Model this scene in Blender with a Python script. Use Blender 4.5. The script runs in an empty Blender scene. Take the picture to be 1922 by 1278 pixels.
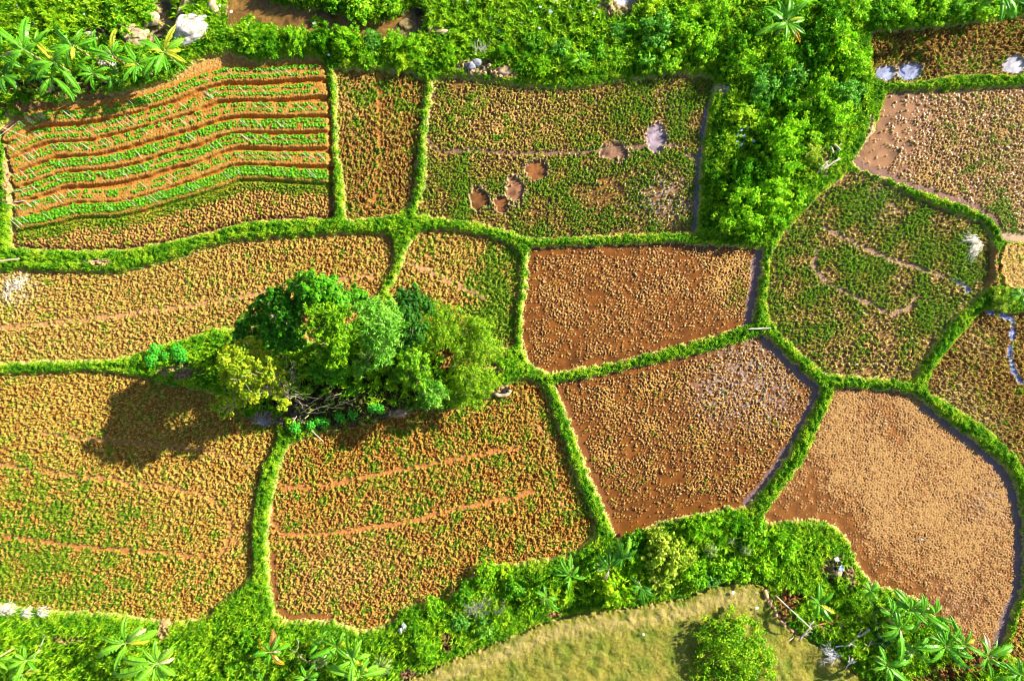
import bpy, bmesh, math, random
import numpy as np
from mathutils import Vector, Matrix

rng = np.random.default_rng(7)
random.seed(7)
SC = bpy.context.scene
COL = SC.collection
CAMH = 72.08
PX = 20.0                                   # photo pixels per metre on the ground


def gx(px): return (px - 961.0) / PX
def gy(py): return (639.0 - py) / PX


def at(px, py, h=0.0):
    """ground position of a thing whose top, h metres up, is seen at this place"""
    k = 1.0 - h / CAMH
    return gx(px) * k, gy(py) * k


# ------------------------------------------------------------------ tagging
def tag(o, label=None, cat=None, group=None, kind=None):
    if label: o['label'] = label
    if cat: o['category'] = cat
    if group: o['group'] = group
    if kind: o['kind'] = kind
    return o


def empty(name, loc, rz=0.0, label=None, cat=None, group=None):
    o = bpy.data.objects.new(name, None)
    o.empty_display_size = 0.3
    COL.objects.link(o)
    o.location = loc
    o.rotation_euler = (0, 0, rz)
    return tag(o, label, cat, group)


def link(name, me, parent=None, loc=(0, 0, 0)):
    o = bpy.data.objects.new(name, me)
    COL.objects.link(o)
    o.location = loc
    if parent is not None: o.parent = parent
    return o


def npmesh(name, V, F, mats, C=None, smooth=False, mi=None):
    """V (n,3), F (m,3) or (m,4) index array or a list of such arrays, C (n,4) point colours"""
    me = bpy.data.meshes.new(name)
    V = np.asarray(V, np.float32)
    Fs = F if isinstance(F, list) else [F]
    Fs = [np.asarray(f, np.int32) for f in Fs if len(f)]
    me.vertices.add(len(V))
    me.vertices.foreach_set('co', V.ravel())
    loops = np.concatenate([f.ravel() for f in Fs])
    tot = np.concatenate([np.full(len(f), f.shape[1], np.int32) for f in Fs])
    start = np.concatenate([[0], np.cumsum(tot)[:-1]]).astype(np.int32)
    me.loops.add(len(loops)); me.loops.foreach_set('vertex_index', loops)
    me.polygons.add(len(tot))
    me.polygons.foreach_set('loop_start', start)
    me.polygons.foreach_set('loop_total', tot)
    if smooth: me.polygons.foreach_set('use_smooth', np.ones(len(tot), bool))
    if mi is not None: me.polygons.foreach_set('material_index', np.asarray(mi, np.int32))
    for m in (mats if isinstance(mats, (list, tuple)) else [mats]): me.materials.append(m)
    if C is not None:
        C = np.asarray(C, np.float32)
        if C.shape[1] == 3: C = np.concatenate([C, np.ones((len(C), 1), np.float32)], 1)
        a = me.color_attributes.new('Col', 'FLOAT_COLOR', 'POINT')
        a.data.foreach_set('color', C.ravel())
    me.update(calc_edges=True)
    return me


# ------------------------------------------------------------------ materials
def new_mat(name):
    m = bpy.data.materials.new(name); m.use_nodes = True
    nt = m.node_tree
    return m, nt, nt.nodes, nt.links, nt.nodes['Principled BSDF']


def attr_mat(name, rough=0.7, var=0.35, scale=5.0, trans=0.0, bump=0.0, bscale=14.0, wet=False, spec=0.3):
    m, nt, N, L, P = new_mat(name)
    a = N.new('ShaderNodeAttribute'); a.attribute_name = 'Col'
    g = N.new('ShaderNodeNewGeometry')
    n = N.new('ShaderNodeTexNoise'); n.inputs['Scale'].default_value = scale; n.inputs['Detail'].default_value = 5
    n.inputs['Roughness'].default_value = 0.65
    L.new(g.outputs['Position'], n.inputs['Vector'])
    mr = N.new('ShaderNodeMapRange')
    mr.inputs['From Min'].default_value = 0.3; mr.inputs['From Max'].default_value = 0.7
    mr.inputs['To Min'].default_value = 1 - var; mr.inputs['To Max'].default_value = 1 + var
    L.new(n.outputs['Fac'], mr.inputs['Value'])
    mx = N.new('ShaderNodeMix'); mx.data_type = 'RGBA'; mx.blend_type = 'MULTIPLY'
    mx.inputs['Factor'].default_value = 1.0
    L.new(a.outputs['Color'], mx.inputs['A']); L.new(mr.outputs['Result'], mx.inputs['B'])
    L.new(mx.outputs['Result'], P.inputs['Base Color'])
    P.inputs['Roughness'].default_value = rough
    P.inputs['Specular IOR Level'].default_value = spec
    if wet:
        r = N.new('ShaderNodeMapRange')
        r.inputs['To Min'].default_value = 0.95; r.inputs['To Max'].default_value = 0.22
        L.new(a.outputs['Alpha'], r.inputs['Value']); L.new(r.outputs['Result'], P.inputs['Roughness'])
        s = N.new('ShaderNodeMapRange')
        s.inputs['To Min'].default_value = 0.1; s.inputs['To Max'].default_value = 0.3
        L.new(a.outputs['Alpha'], s.inputs['Value']); L.new(s.outputs['Result'], P.inputs['Specular IOR Level'])
    if bump:
        b = N.new('ShaderNodeBump'); b.inputs['Strength'].default_value = bump; b.inputs['Distance'].default_value = 0.05
        n2 = N.new('ShaderNodeTexNoise'); n2.inputs['Scale'].default_value = bscale; n2.inputs['Detail'].default_value = 4
        L.new(g.outputs['Position'], n2.inputs['Vector'])
        if wet:
            mm = N.new('ShaderNodeMath'); mm.operation = 'SUBTRACT'; mm.inputs[0].default_value = 1.0
            L.new(a.outputs['Alpha'], mm.inputs[1])
            m3 = N.new('ShaderNodeMath'); m3.operation = 'MULTIPLY'; m3.inputs[1].default_value = bump
            L.new(mm.outputs[0], m3.inputs[0]); L.new(m3.outputs[0], b.inputs['Strength'])
        L.new(n2.outputs['Fac'], b.inputs['Height']); L.new(b.outputs['Normal'], P.inputs['Normal'])
    if trans:
        t = N.new('ShaderNodeBsdfTranslucent'); L.new(mx.outputs['Result'], t.inputs['Color'])
        ms = N.new('ShaderNodeMixShader'); ms.inputs[0].default_value = trans
        out = N['Material Output']
        L.new(P.outputs[0], ms.inputs[1]); L.new(t.outputs[0], ms.inputs[2]); L.new(ms.outputs[0], out.inputs['Surface'])
    return m


def noise_mat(name, c0, c1, scale=6.0, rough=0.8, bump=0.3, stretch=None, spec=0.3):
    m, nt, N, L, P = new_mat(name)
    tc = N.new('ShaderNodeTexCoord')
    mp = N.new('ShaderNodeMapping')
    if stretch: mp.inputs['Scale'].default_value = stretch
    L.new(tc.outputs['Object'], mp.inputs['Vector'])
    n = N.new('ShaderNodeTexNoise'); n.inputs['Scale'].default_value = scale; n.inputs['Detail'].default_value = 6
    n.inputs['Roughness'].default_value = 0.65
    L.new(mp.outputs[0], n.inputs['Vector'])
    cr = N.new('ShaderNodeValToRGB')
    cr.color_ramp.elements[0].position = 0.32; cr.color_ramp.elements[0].color = (*c0, 1)
    cr.color_ramp.elements[1].position = 0.68; cr.color_ramp.elements[1].color = (*c1, 1)
    L.new(n.outputs['Fac'], cr.inputs[0]); L.new(cr.outputs[0], P.inputs['Base Color'])
    P.inputs['Roughness'].default_value = rough; P.inputs['Specular IOR Level'].default_value = spec
    b = N.new('ShaderNodeBump'); b.inputs['Strength'].default_value = bump; b.inputs['Distance'].default_value = 0.04
    L.new(n.outputs['Fac'], b.inputs['Height']); L.new(b.outputs[0], P.inputs['Normal'])
    return m


M_SOIL = attr_mat('field_soil', var=0.28, scale=9.0, bump=0.5, bscale=11.0, wet=True)
M_WATER = attr_mat('muddy_water', var=0.10, scale=3.0, wet=True)
M_LEAF = attr_mat('leaf', rough=0.55, var=0.2, scale=2.5, trans=0.4, spec=0.2)
M_BLADE = attr_mat('grass_blade', rough=0.7, var=0.25, scale=1.2, trans=0.35, spec=0.15)
M_BLEAF = attr_mat('banana_leaf', rough=0.42, var=0.12, scale=3.0, trans=0.3, spec=0.3)
M_BARK = noise_mat('bark', (0.12, 0.08, 0.05), (0.30, 0.23, 0.16), 9, 0.9, 0.6, (1, 1, 0.25))
M_PBARK = noise_mat('pale_bark', (0.30, 0.22, 0.15), (0.52, 0.42, 0.32), 9, 0.9, 0.5, (1, 1, 0.25))
M_BSTEM = noise_mat('banana_stem', (0.16, 0.20, 0.04), (0.38, 0.34, 0.14), 7, 0.6, 0.2, (1, 1, 0.2))
M_BAMBOO = noise_mat('dry_bamboo', (0.42, 0.30, 0.14), (0.62, 0.50, 0.30), 7, 0.6, 0.2)
M_ROCKW = noise_mat('white_rock', (0.20, 0.15, 0.11), (0.62, 0.59, 0.56), 3.2, 0.95, 1.0)
M_ROCKT = noise_mat('tan_rock', (0.22, 0.14, 0.08), (0.50, 0.38, 0.24), 2.4, 0.9, 0.9)
M_ROCKG = noise_mat('grey_rock', (0.10, 0.10, 0.13), (0.36, 0.36, 0.42), 3.0, 0.9, 0.9)
M_MUDROCK = noise_mat('mud_rock', (0.09, 0.06, 0.02), (0.26, 0.19, 0.08), 2.6, 0.85, 0.9)
M_DEADWOOD = noise_mat('dead_wood', (0.28, 0.22, 0.17), (0.60, 0.52, 0.44), 8, 0.9, 0.5)
M_GREYTWIG = noise_mat('grey_twigs', (0.24, 0.20, 0.19), (0.46, 0.40, 0.38), 8, 0.9, 0.4)
M_STRAW = noise_mat('pale_straw', (0.55, 0.47, 0.36), (0.85, 0.80, 0.70), 6, 0.85, 0.3)
M_LITTER = noise_mat('white_plastic', (0.45, 0.43, 0.43), (0.66, 0.65, 0.64), 9, 0.5, 0.2)
M_PINK = noise_mat('pink_plastic', (0.65, 0.28, 0.30), (0.80, 0.50, 0.50), 9, 0.5, 0.2)
M_BLUE = noise_mat('blue_plastic', (0.16, 0.26, 0.50), (0.35, 0.48, 0.72), 9, 0.4, 0.2)
M_ASH = noise_mat('charcoal', (0.006, 0.005, 0.006), (0.03, 0.025, 0.03), 9, 0.95, 0.6)
M_CLAY = noise_mat('pale_clay', (0.30, 0.18, 0.09), (0.52, 0.38, 0.24), 4, 0.9, 0.7)
M_FEATHER = noise_mat('white_feathers', (0.75, 0.74, 0.72), (0.85, 0.84, 0.82), 14, 0.8, 0.1)
M_BEAK = noise_mat('dark_beak', (0.05, 0.04, 0.03), (0.10, 0.08, 0.04), 9, 0.5, 0.1)
M_DARKLEG = M_BEAK

# ------------------------------------------------------------------ terrain grid
ST = 0.08
X0, X1, Y0, Y1 = -56.0, 56.0, -40.0, 40.0
NX, NY = int(round((X1 - X0) / ST)) + 1, int(round((Y1 - Y0) / ST)) + 1
xs = X0 + ST * np.arange(NX); ys = Y0 + ST * np.arange(NY)
GX, GY = np.meshgrid(xs, ys)
GPX = 961.0 + GX * PX; GPY = 639.0 - GY * PX
_FX = np.fft.rfftfreq(NX, ST)[None, :]; _FY = np.fft.fftfreq(NY, ST)[:, None]


def bnoise(lo, hi, seed, ang=0.0, stretch=1.0):
    """band limited noise with wavelengths lo..hi metres, unit deviation, drawn out along ang"""
    r = np.random.default_rng(seed).standard_normal((NY, NX)).astype(np.float32)
    c, s = math.cos(math.radians(ang)), math.sin(math.radians(ang))
    u = (_FX * c + _FY * s) * stretch; v = (-_FX * s + _FY * c)
    f = np.sqrt(u * u + v * v) + 1e-9
    c0 = math.sqrt(1 / lo * 1 / hi); w = math.log(hi / lo) / 2
    filt = np.exp(-(np.log(f / c0) / w) ** 2)
    o = np.fft.irfft2(np.fft.rfft2(r) * filt, s=(NY, NX))
    return (o / o.std()).astype(np.float32)


def sst(a, b, x):
    t = np.clip((x - a) / (b - a), 0, 1)
    return t * t * (3 - 2 * t)


def mix(a, b, t):
    return a + (b - a) * t


def smooth_poly(P, closed=True, n=4):
    P = np.array(P, float); m = len(P); out = []
    for i in range(m if closed else m - 1):
        if closed: p0, p1, p2, p3 = P[(i - 1) % m], P[i], P[(i + 1) % m], P[(i + 2) % m]
        else: p0, p1, p2, p3 = P[max(i - 1, 0)], P[i], P[i + 1], P[min(i + 2, m - 1)]
        for k in range(n):
            t = k / n
            q = 0.5 * ((2 * p1) + (-p0 + p2) * t + (2 * p0 - 5 * p1 + 4 * p2 - p3) * t * t + (-p0 + 3 * p1 - 3 * p2 + p3) * t ** 3)
            q = 0.45 * q + 0.55 * (p1 + (p2 - p1) * t)
            out.append(q)
    if not closed: out.append(P[-1])
    return np.array(out)


CS = 3                                       # distance fields are worked out on every third grid line


def seg_dist(A, pts_x, pts_y, closed):
    d2 = np.full(pts_x.shape, 1e9)
    ins = np.zeros(pts_x.shape, bool)
    m = len(A)
    for i in range(m if closed else m - 1):
        ax, ay = A[i]; bx, by = A[(i + 1) % m]
        dx, dy = bx - ax, by - ay
        L2 = dx * dx + dy * dy + 1e-12
        t = np.clip(((pts_x - ax) * dx + (pts_y - ay) * dy) / L2, 0, 1)
        d2 = np.minimum(d2, (pts_x - ax - t * dx) ** 2 + (pts_y - ay - t * dy) ** 2)
        if closed and abs(dy) > 1e-12:
            c = ((ay > pts_y) != (by > pts_y)) & (pts_x < dx * (pts_y - ay) / dy + ax)
            ins ^= c
    return np.sqrt(d2), ins


def dist_field(poly_px, closed=True, margin=3.0):
    """signed distance (positive inside) or distance to a line: returns (slice, array)"""
    A = smooth_poly(poly_px, closed)
    A = np.stack([gx(A[:, 0]), gy(A[:, 1])], 1)
    i0 = max(int((A[:, 0].min() - margin - X0) / ST), 0) // CS * CS
    i1 = min(int((A[:, 0].max() + margin - X0) / ST) + 2, NX)
    j0 = max(int((A[:, 1].min() - margin - Y0) / ST), 0) // CS * CS
    j1 = min(int((A[:, 1].max() + margin - Y0) / ST) + 2, NY)
    cx = xs[0] + ST * np.arange(i0, i1 + CS, CS); cy = ys[0] + ST * np.arange(j0, j1 + CS, CS)
    qx, qy = np.meshgrid(cx, cy)
    d, ins = seg_dist(A, qx, qy, closed)
    if closed: d = np.where(ins, d, -d)
    ii = (np.arange(i0, i1) - i0) / CS; jj = (np.arange(j0, j1) - j0) / CS
    ia = ii.astype(int); ja = jj.astype(int); fa = (ii - ia)[None, :]; fb = (jj - ja)[:, None]
    r0 = d[ja][:, ia] * (1 - fa) + d[ja][:, ia + 1] * fa
    r1 = d[ja + 1][:, ia] * (1 - fa) + d[ja + 1][:, ia + 1] * fa
    return (slice(j0, j1), slice(i0, i1)), (r0 * (1 - fb) + r1 * fb).astype(np.float32)
# ------------------------------------------------------------------ what grows and lies in each field
TAN = (0.42, 0.262, 0.088); TAN2 = (0.33, 0.20, 0.07); ORANGE = (0.33, 0.135, 0.028); BROWN = (0.16, 0.075, 0.02)
RMUD = (0.125, 0.045, 0.010); MAUVE = (0.20, 0.108, 0.062); SKY_SHEEN = (0.25, 0.19, 0.22); SKY_REFL = (0.23, 0.25, 0.37)  # last two: sky sheen and reflection painted into water and mud colour
OLIVE = (0.12, 0.12, 0.012); GREEN = (0.06, 0.16, 0.008); DKBROWN = (0.09, 0.045, 0.014); STRAWC = (0.42, 0.31, 0.13)

VEG = [(27, 463), (25, 430), (27, 390), (22, 330), (13, 290), (6, 262), (3, 240), (17, 227), (65, 207), (120, 196), (180, 187), (250, 170),
       (320, 152), (345, 133), (372, 114), (405, 104), (435, 101), (458, 110), (485, 119), (537, 113), (585, 109), (604, 116), (611, 130),
       (616, 172), (621, 241), (623, 310), (624, 350), (625, 406), (560, 409), (482, 413), (430, 424), (365, 441), (310, 454), (248, 464), (165, 469)]
F = {}


def field(key, kind, label, poly, **k):
    F[key] = dict(kind=kind, label=label, poly=poly, **k)


field('veg', 'veg', 'terraced vegetable plot with curving raised beds of orange soil', VEG, level=-0.25, dry=TAN, moist=ORANGE, amp=0.05, wl=(0.25, 0.5), green=-1.2)
field('narrow', 'clod', 'narrow upright plot of dark brown clods split by one furrow',
      [(630, 134), (672, 133), (723, 134), (768, 138), (792, 151), (797, 163), (789, 207), (783, 275), (778, 344), (768, 379), (747, 401),
       (689, 408), (651, 409), (646, 344), (637, 293), (634, 234), (634, 172)],
      level=-0.22, dry=(0.27, 0.145, 0.05), moist=BROWN, amp=0.14, wl=(0.22, 0.55), ang=75, st=1.9, green=0.15,
      strips=[([(711, 138), (713, 241), (711, 303), (706, 365), (689, 389)], 0.2, ORANGE, 0.3, -0.05)],
      blobs=[(650, 190, 40, 'tan', 1.2), (752, 330, 55, 'grn', -0.7), (750, 170, 50, 'grn', 0.5), (690, 170, 40, 'grn', 0.5)])
field('stubble', 'wet', 'wide flooded plot of green rice stubble with muddy pools',
      [(815, 155), (813, 162), (809, 193), (802, 234), (801, 265), (802, 282), (799, 344), (789, 382), (783, 400), (827, 407), (895, 417),
       (964, 434), (999, 446), (1102, 442), (1200, 438), (1274, 434), (1307, 433), (1310, 379), (1314, 310), (1324, 241), (1333, 179), (1335, 148),
       (1262, 141), (1205, 150), (1102, 164), (1033, 169), (964, 162), (895, 151), (840, 146)],
      level=-0.28, dry=(0.21, 0.155, 0.03), moist=(0.15, 0.072, 0.026), amp=0.21, wl=(0.24, 0.62), t0=-0.3, green=1.75,
      strips=[([(801, 262), (820, 279), (861, 284), (895, 281), (964, 286), (1033, 286), (1102, 284), (1136, 279), (1178, 275), (1212, 272), (1262, 272), (1285, 277), (1306, 296), (1309, 312)], 0.17, MAUVE, 0.9, 0),
              ([(811, 165), (807, 193), (801, 234), (801, 262)], 0.2, MAUVE, 0.9, 0),
              ([(1330, 200), (1322, 250), (1315, 310), (1311, 380), (1308, 430)], 0.3, (0.15, 0.13, 0.17), 0.9, 0)],  # wet edge strip, its blue is painted sky sheen
      blobs=[(980, 215, 95, 'tan', 1.3), (900, 220, 80, 'tan', 1.0), (1080, 210, 60, 'tan', 0.6), (1240, 372, 42, 'sky_sheen', 1.3), (1240, 372, 42, 't', 0.5),
             (1295, 400, 34, 'sky_sheen', 1.0), (1140, 370, 70, 't', 0.35), (1200, 400, 80, 't', 0.4), (1290, 330, 30, 'sky_sheen', 0.5), (1020, 420, 40, 't', 0.2), (1255, 190, 30, 'sky_sheen', .4)],
      ponds=[(1154, 284, 24, 16, MAUVE), (1234, 258, 18, 25, SKY_SHEEN), (1007, 318, 19, 19, (0.19, 0.075, 0.022)), (966, 357, 17, 24, (0.21, 0.10, 0.05)),
             (940, 382, 13, 15, (0.17, 0.065, 0.02)), (900, 372, 17, 20, (0.13, 0.055, 0.016))])
field('longclod', 'clod', 'long pale field of dry tan clods with a faint track along it',
      [(-170, 525), (0, 513), (34, 506), (86, 511), (151, 511), (224, 513), (293, 497), (344, 482), (389, 465), (448, 453), (551, 446), (654, 439),
       (723, 441), (737, 454), (737, 489), (727, 516), (710, 547), (690, 580), (600, 640), (470, 625), (420, 612), (345, 634), (290, 650), (240, 668), (172, 675),
       (69, 676), (0, 680), (-170, 690)],
      level=-0.18, dry=TAN, moist=(0.27, 0.15, 0.045), amp=0.13, wl=(0.22, 0.6), green=-0.35,
      strips=[([(-170, 625), (0, 614), (103, 606), (241, 590), (344, 575), (448, 558), (503, 546), (560, 537), (654, 523), (710, 515)], 0.17, (0.40, 0.205, 0.075), 0, -0.03)],
      blobs=[(35, 535, 28, 'pale', 1.2), (20, 565, 22, 'pale', 0.5), (620, 520, 70, 'red', 0.7), (430, 605, 50, 'grn', 0.8)])
field('fiveside', 'clod', 'small five sided field of tan clods greening towards its right',
      [(782, 441), (813, 434), (861, 435), (923, 448), (958, 461), (973, 482), (974, 523), (967, 592), (964, 646), (930, 650), (850, 620),
       (760, 590), (733, 545), (744, 530), (753, 505), (765, 472)],
      level=-0.2, dry=TAN, moist=(0.27, 0.15, 0.045), amp=0.13, wl=(0.22, 0.55), ang=30, st=1.4, green=0.15,
      strips=[([(771, 496), (813, 513), (861, 537), (913, 561)], 0.17, (0.40, 0.22, 0.09), 0, 0.05)],
      blobs=[(940, 520, 60, 'grn', 1.6), (930, 610, 55, 'grn', 1.8), (820, 540, 60, 'grn', -0.5)])
field('redwet', 'wet', 'square flooded field of glossy red mud dotted with small tan lumps',
      [(997, 468), (992, 489), (990, 530), (985, 575), (981, 627), (985, 658), (999, 685), (1033, 697), (1085, 690), (1171, 675), (1262, 650),
       (1331, 632), (1400, 609), (1413, 602), (1420, 558), (1424, 523), (1431, 485), (1431, 470), (1410, 466), (1331, 462), (1262, 457), (1136, 460), (1050, 463)],
      level=-0.26, dry=(0.38, 0.225, 0.08), moist=RMUD, amp=0.13, wl=(0.22, 0.46), t0=0.6, green=-0.6, edge=1.2,
      strips=[([(1428, 475), (1420, 525), (1415, 565), (1408, 605)], 0.55, (0.16, 0.10, 0.095), 0.95, 0)],  # wet mud, greyed by a little painted sky sheen
      blobs=[(1380, 530, 50, 't', -1.0), (1385, 560, 40, 'grn', 1.6), (1395, 490, 30, 'grn', 1.0), (1320, 500, 90, 't', -0.35), (1010, 590, 60, 't', -0.3), (1310, 620, 60, 't', .7), (1060, 665, 60, 't', .5), (1100, 640, 60, 'grn', .5)])
field('redlower', 'wet', 'flooded red brown field of many small lumps below the red square',
      [(1042, 720), (1102, 711), (1178, 694), (1262, 677), (1331, 660), (1383, 646), (1424, 630), (1441, 635), (1469, 660), (1503, 694), (1538, 726),
       (1534, 747), (1524, 768), (1510, 792), (1493, 826), (1476, 857), (1452, 890), (1424, 928), (1400, 951), (1365, 951), (1331, 960), (1296, 968),
       (1262, 973), (1205, 993), (1171, 1006), (1157, 1006), (1138, 958), (1114, 907), (1090, 845), (1067, 781), (1049, 740)],
      level=-0.27, dry=(0.37, 0.215, 0.07), moist=RMUD, amp=0.15, wl=(0.22, 0.5), t0=0.3, green=-0.05, edge=0.8,
      strips=[([(1440, 640), (1500, 700), (1534, 730), (1520, 772), (1487, 836), (1440, 905), (1405, 945)], 0.42, (0.16, 0.10, 0.095), 0.95, 0),  # wet mud strip, its grey cast is painted sky sheen
              ([(1050, 735), (1075, 790), (1120, 910), (1160, 1000)], 0.35, (0.17, 0.062, 0.016), 0.9, 0)],
      blobs=[(1400, 690, 60, 'sky_sheen', 1.2), (1350, 740, 45, 'sky_sheen', 1.2), (1450, 720, 50, 'sky_sheen', 1.0), (1430, 770, 45, 'sky_sheen', 0.6), (1150, 900, 80, 'grn', 0.4), (1200, 960, 60, 't', 1.0), (1280, 940, 60, 't', .6), (1110, 720, 30, 't', .4)])
field('hexagon', 'wet', 'six sided plot of dense olive green stubble with pale ruts',
      [(1606, 322), (1641, 335), (1710, 369), (1778, 397), (1840, 419), (1852, 432), (1858, 448), (1856, 489), (1854, 523), (1833, 558), (1796, 588), (1761, 633),
       (1734, 675), (1713, 709), (1700, 713), (1641, 708), (1561, 700), (1544, 694), (1503, 660), (1469, 626), (1448, 598), (1441, 571), (1444, 534),
       (1448, 489), (1462, 458), (1475, 437), (1486, 427), (1520, 386), (1555, 355), (1589, 328)],
      level=-0.22, dry=(0.19, 0.145, 0.026), moist=(0.17, 0.092, 0.042), amp=0.21, wl=(0.25, 0.66), t0=-0.25, green=1.95, ang=35, st=1.3,
      strips=[([(1548, 427), (1592, 447), (1630, 468), (1692, 492), (1789, 523)], 0.2, (0.27, 0.16, 0.09), 0.4, 0),
              ([(1789, 523), (1809, 534), (1820, 547)], 0.15, (0.2, 0.22, 0.34), 1, -0.03),  # rill water, blue of the reflected sky painted in
              ([(1534, 468), (1530, 506), (1555, 530), (1596, 551), (1634, 568), (1675, 589), (1703, 578), (1723, 558)], 0.18, (0.27, 0.16, 0.09), 0.4, 0)],
      blobs=[(1640, 680, 80, 'tan', 1.4), (1640, 690, 70, 't', 0.7), (1700, 680, 40, 'tan', 1.0), (1650, 375, 40, 'sky_sheen', 1.0), (1780, 640, 50, 'grn', .8), (1830, 500, 40, 'grn', 1.0), (1700, 420, 60, 'grn', .4), (1500, 580, 40, 'tan', .5)])
field('palewet', 'wet', 'pale field of drying mauve mud thick with small stubble tufts',
      [(1667, 175), (1710, 172), (1813, 169), (1916, 164), (2090, 155), (2090, 470), (1930, 455), (1885, 450), (1878, 434), (1864, 412), (1830, 391),
       (1771, 371), (1692, 343), (1623, 319), (1602, 305), (1615, 286), (1637, 255), (1656, 213)],
      level=-0.2, dry=(0.32, 0.205, 0.08), moist=(0.215, 0.115, 0.075), amp=0.15, wl=(0.22, 0.6), t0=-0.15, green=0.1, edge=0.5,
      strips=[([(1612, 307), (1640, 322), (1692, 341), (1771, 369), (1830, 389), (1862, 410), (1877, 432)], 0.45, (0.19, 0.10, 0.068), 0.85, 0),
              ([(1885, 440), (1930, 447), (2090, 458)], 0.4, (0.36, 0.25, 0.15), 0.2, 0)],
      blobs=[(1650, 260, 55, 't', 1.5), (1680, 200, 50, 't', 1.4), (1640, 300, 40, 't', 1.5), (1730, 185, 40, 't', .7), (1850, 300, 110, 'grn', 0.55), (1740, 330, 60, 'tan', 0.8), (1890, 410, 40, 'grn', 0.9)])
field('darkstrip', 'clod', 'dark brown cloddy strip with two bright puddles by the thicket',
      [(1641, 60), (1710, 57), (1778, 51), (1847, 43), (1916, 33), (2090, 18), (2090, 132), (1916, 139), (1847, 139), (1778, 142), (1727, 151), (1651, 152), (1641, 131), (1638, 90)],
      level=-0.2, dry=(0.27, 0.135, 0.05), moist=DKBROWN, amp=0.17, wl=(0.24, 0.6), green=0.1,
      blobs=[(1700, 140, 50, 'grn', .6), (1820, 132, 50, 'pale', .6), (1800, 60, 80, 'red', .4)],
      ponds=[(1666, 136, 18, 14, SKY_REFL), (1710, 134, 22, 17, SKY_REFL), (1907, 122, 22, 18, (0.36, 0.34, 0.38))])  # puddle colours have the sky's reflection painted in
field('brownright', 'clod', 'dark brown cloddy field at the right edge with a sky blue rill',
      [(1848, 583), (1882, 586), (1916, 590), (2090, 596), (2090, 940), (1935, 890), (1906, 852), (1847, 798), (1778, 753), (1746, 736), (1741, 720), (1758, 687), (1797, 637), (1827, 604)],
      level=-0.2, dry=(0.30, 0.165, 0.06), moist=(0.13, 0.065, 0.022), amp=0.15, wl=(0.22, 0.55), green=-0.3,
      strips=[([(1854, 582), (1882, 590), (1902, 600), (1904, 627), (1898, 668), (1906, 695), (1918, 718)], 0.2, (0.16, 0.20, 0.38), 1, -0.06)],  # rill coloured blue as a painted reflection of the sky
      blobs=[(1850, 850, 40, 'pale', 0.6), (1790, 745, 40, 'pale', .6), (1840, 800, 40, 'pale', .5), (1840, 640, 30, 'pale', .5)])
field('sandwet', 'wet', 'large drying field of pale sandy lumps at the lower right',
      [(1570, 728), (1641, 730), (1710, 739), (1730, 752), (1772, 787), (1830, 828), (1838, 838), (1873, 862), (1897, 893), (1911, 931), (1918, 976), (1922, 1040),
       (1918, 1107), (1902, 1148), (1882, 1210), (1847, 1222), (1813, 1210), (1761, 1160), (1727, 1126), (1675, 1104), (1641, 1094), (1617, 1066), (1603, 1039),
       (1592, 1010), (1568, 988), (1537, 976), (1486, 975), (1441, 981), (1437, 969), (1469, 920), (1497, 883), (1520, 845), (1535, 806), (1556, 768), (1566, 737)],
      level=-0.27, dry=(0.30, 0.178, 0.088), moist=(0.155, 0.062, 0.018), amp=0.085, wl=(0.2, 0.42), t0=-1.1, green=-1.3, edge=1.0,
      strips=[([(1740, 765), (1800, 812), (1862, 862), (1890, 895), (1906, 935), (1914, 985), (1916, 1040), (1912, 1107), (1896, 1146), (1876, 1205)], 0.42, (0.16, 0.10, 0.095), 0.95, 0)],  # wet mud along the bank, sky sheen mixed into its colour
      blobs=[(1475, 960, 50, 't', 1.9), (1520, 930, 40, 't', 1.0), (1545, 970, 45, 't', 1.7), (1590, 1000, 35, 't', 1.9), (1625, 1060, 40, 't', 1.9), (1690, 1100, 45, 't', 1.9), (1740, 1140, 40, 't', 1.6), (1800, 1190, 45, 't', 1.2), (1820, 1130, 60, 't', 0.9), (1870, 1060, 40, 't', 0.8), (1860, 930, 50, 't', .6), (1690, 790, 40, 't', 0.9), (1640, 780, 40, 't', .7), (1530, 870, 30, 't', .8), (1870, 940, 50, 'sky_sheen', .8), (1800, 1140, 50, 'sky_sheen', .4)])
field('corner', 'clod', 'sliver of brown cloddy field beyond the bank at the lower right corner',
      [(1930, 1125), (2090, 1100), (2090, 1300), (1960, 1270), (1893, 1222), (1905, 1190)],
      level=-0.15, dry=TAN, moist=BROWN, amp=0.12, wl=(0.22, 0.55), green=-0.3)
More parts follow.
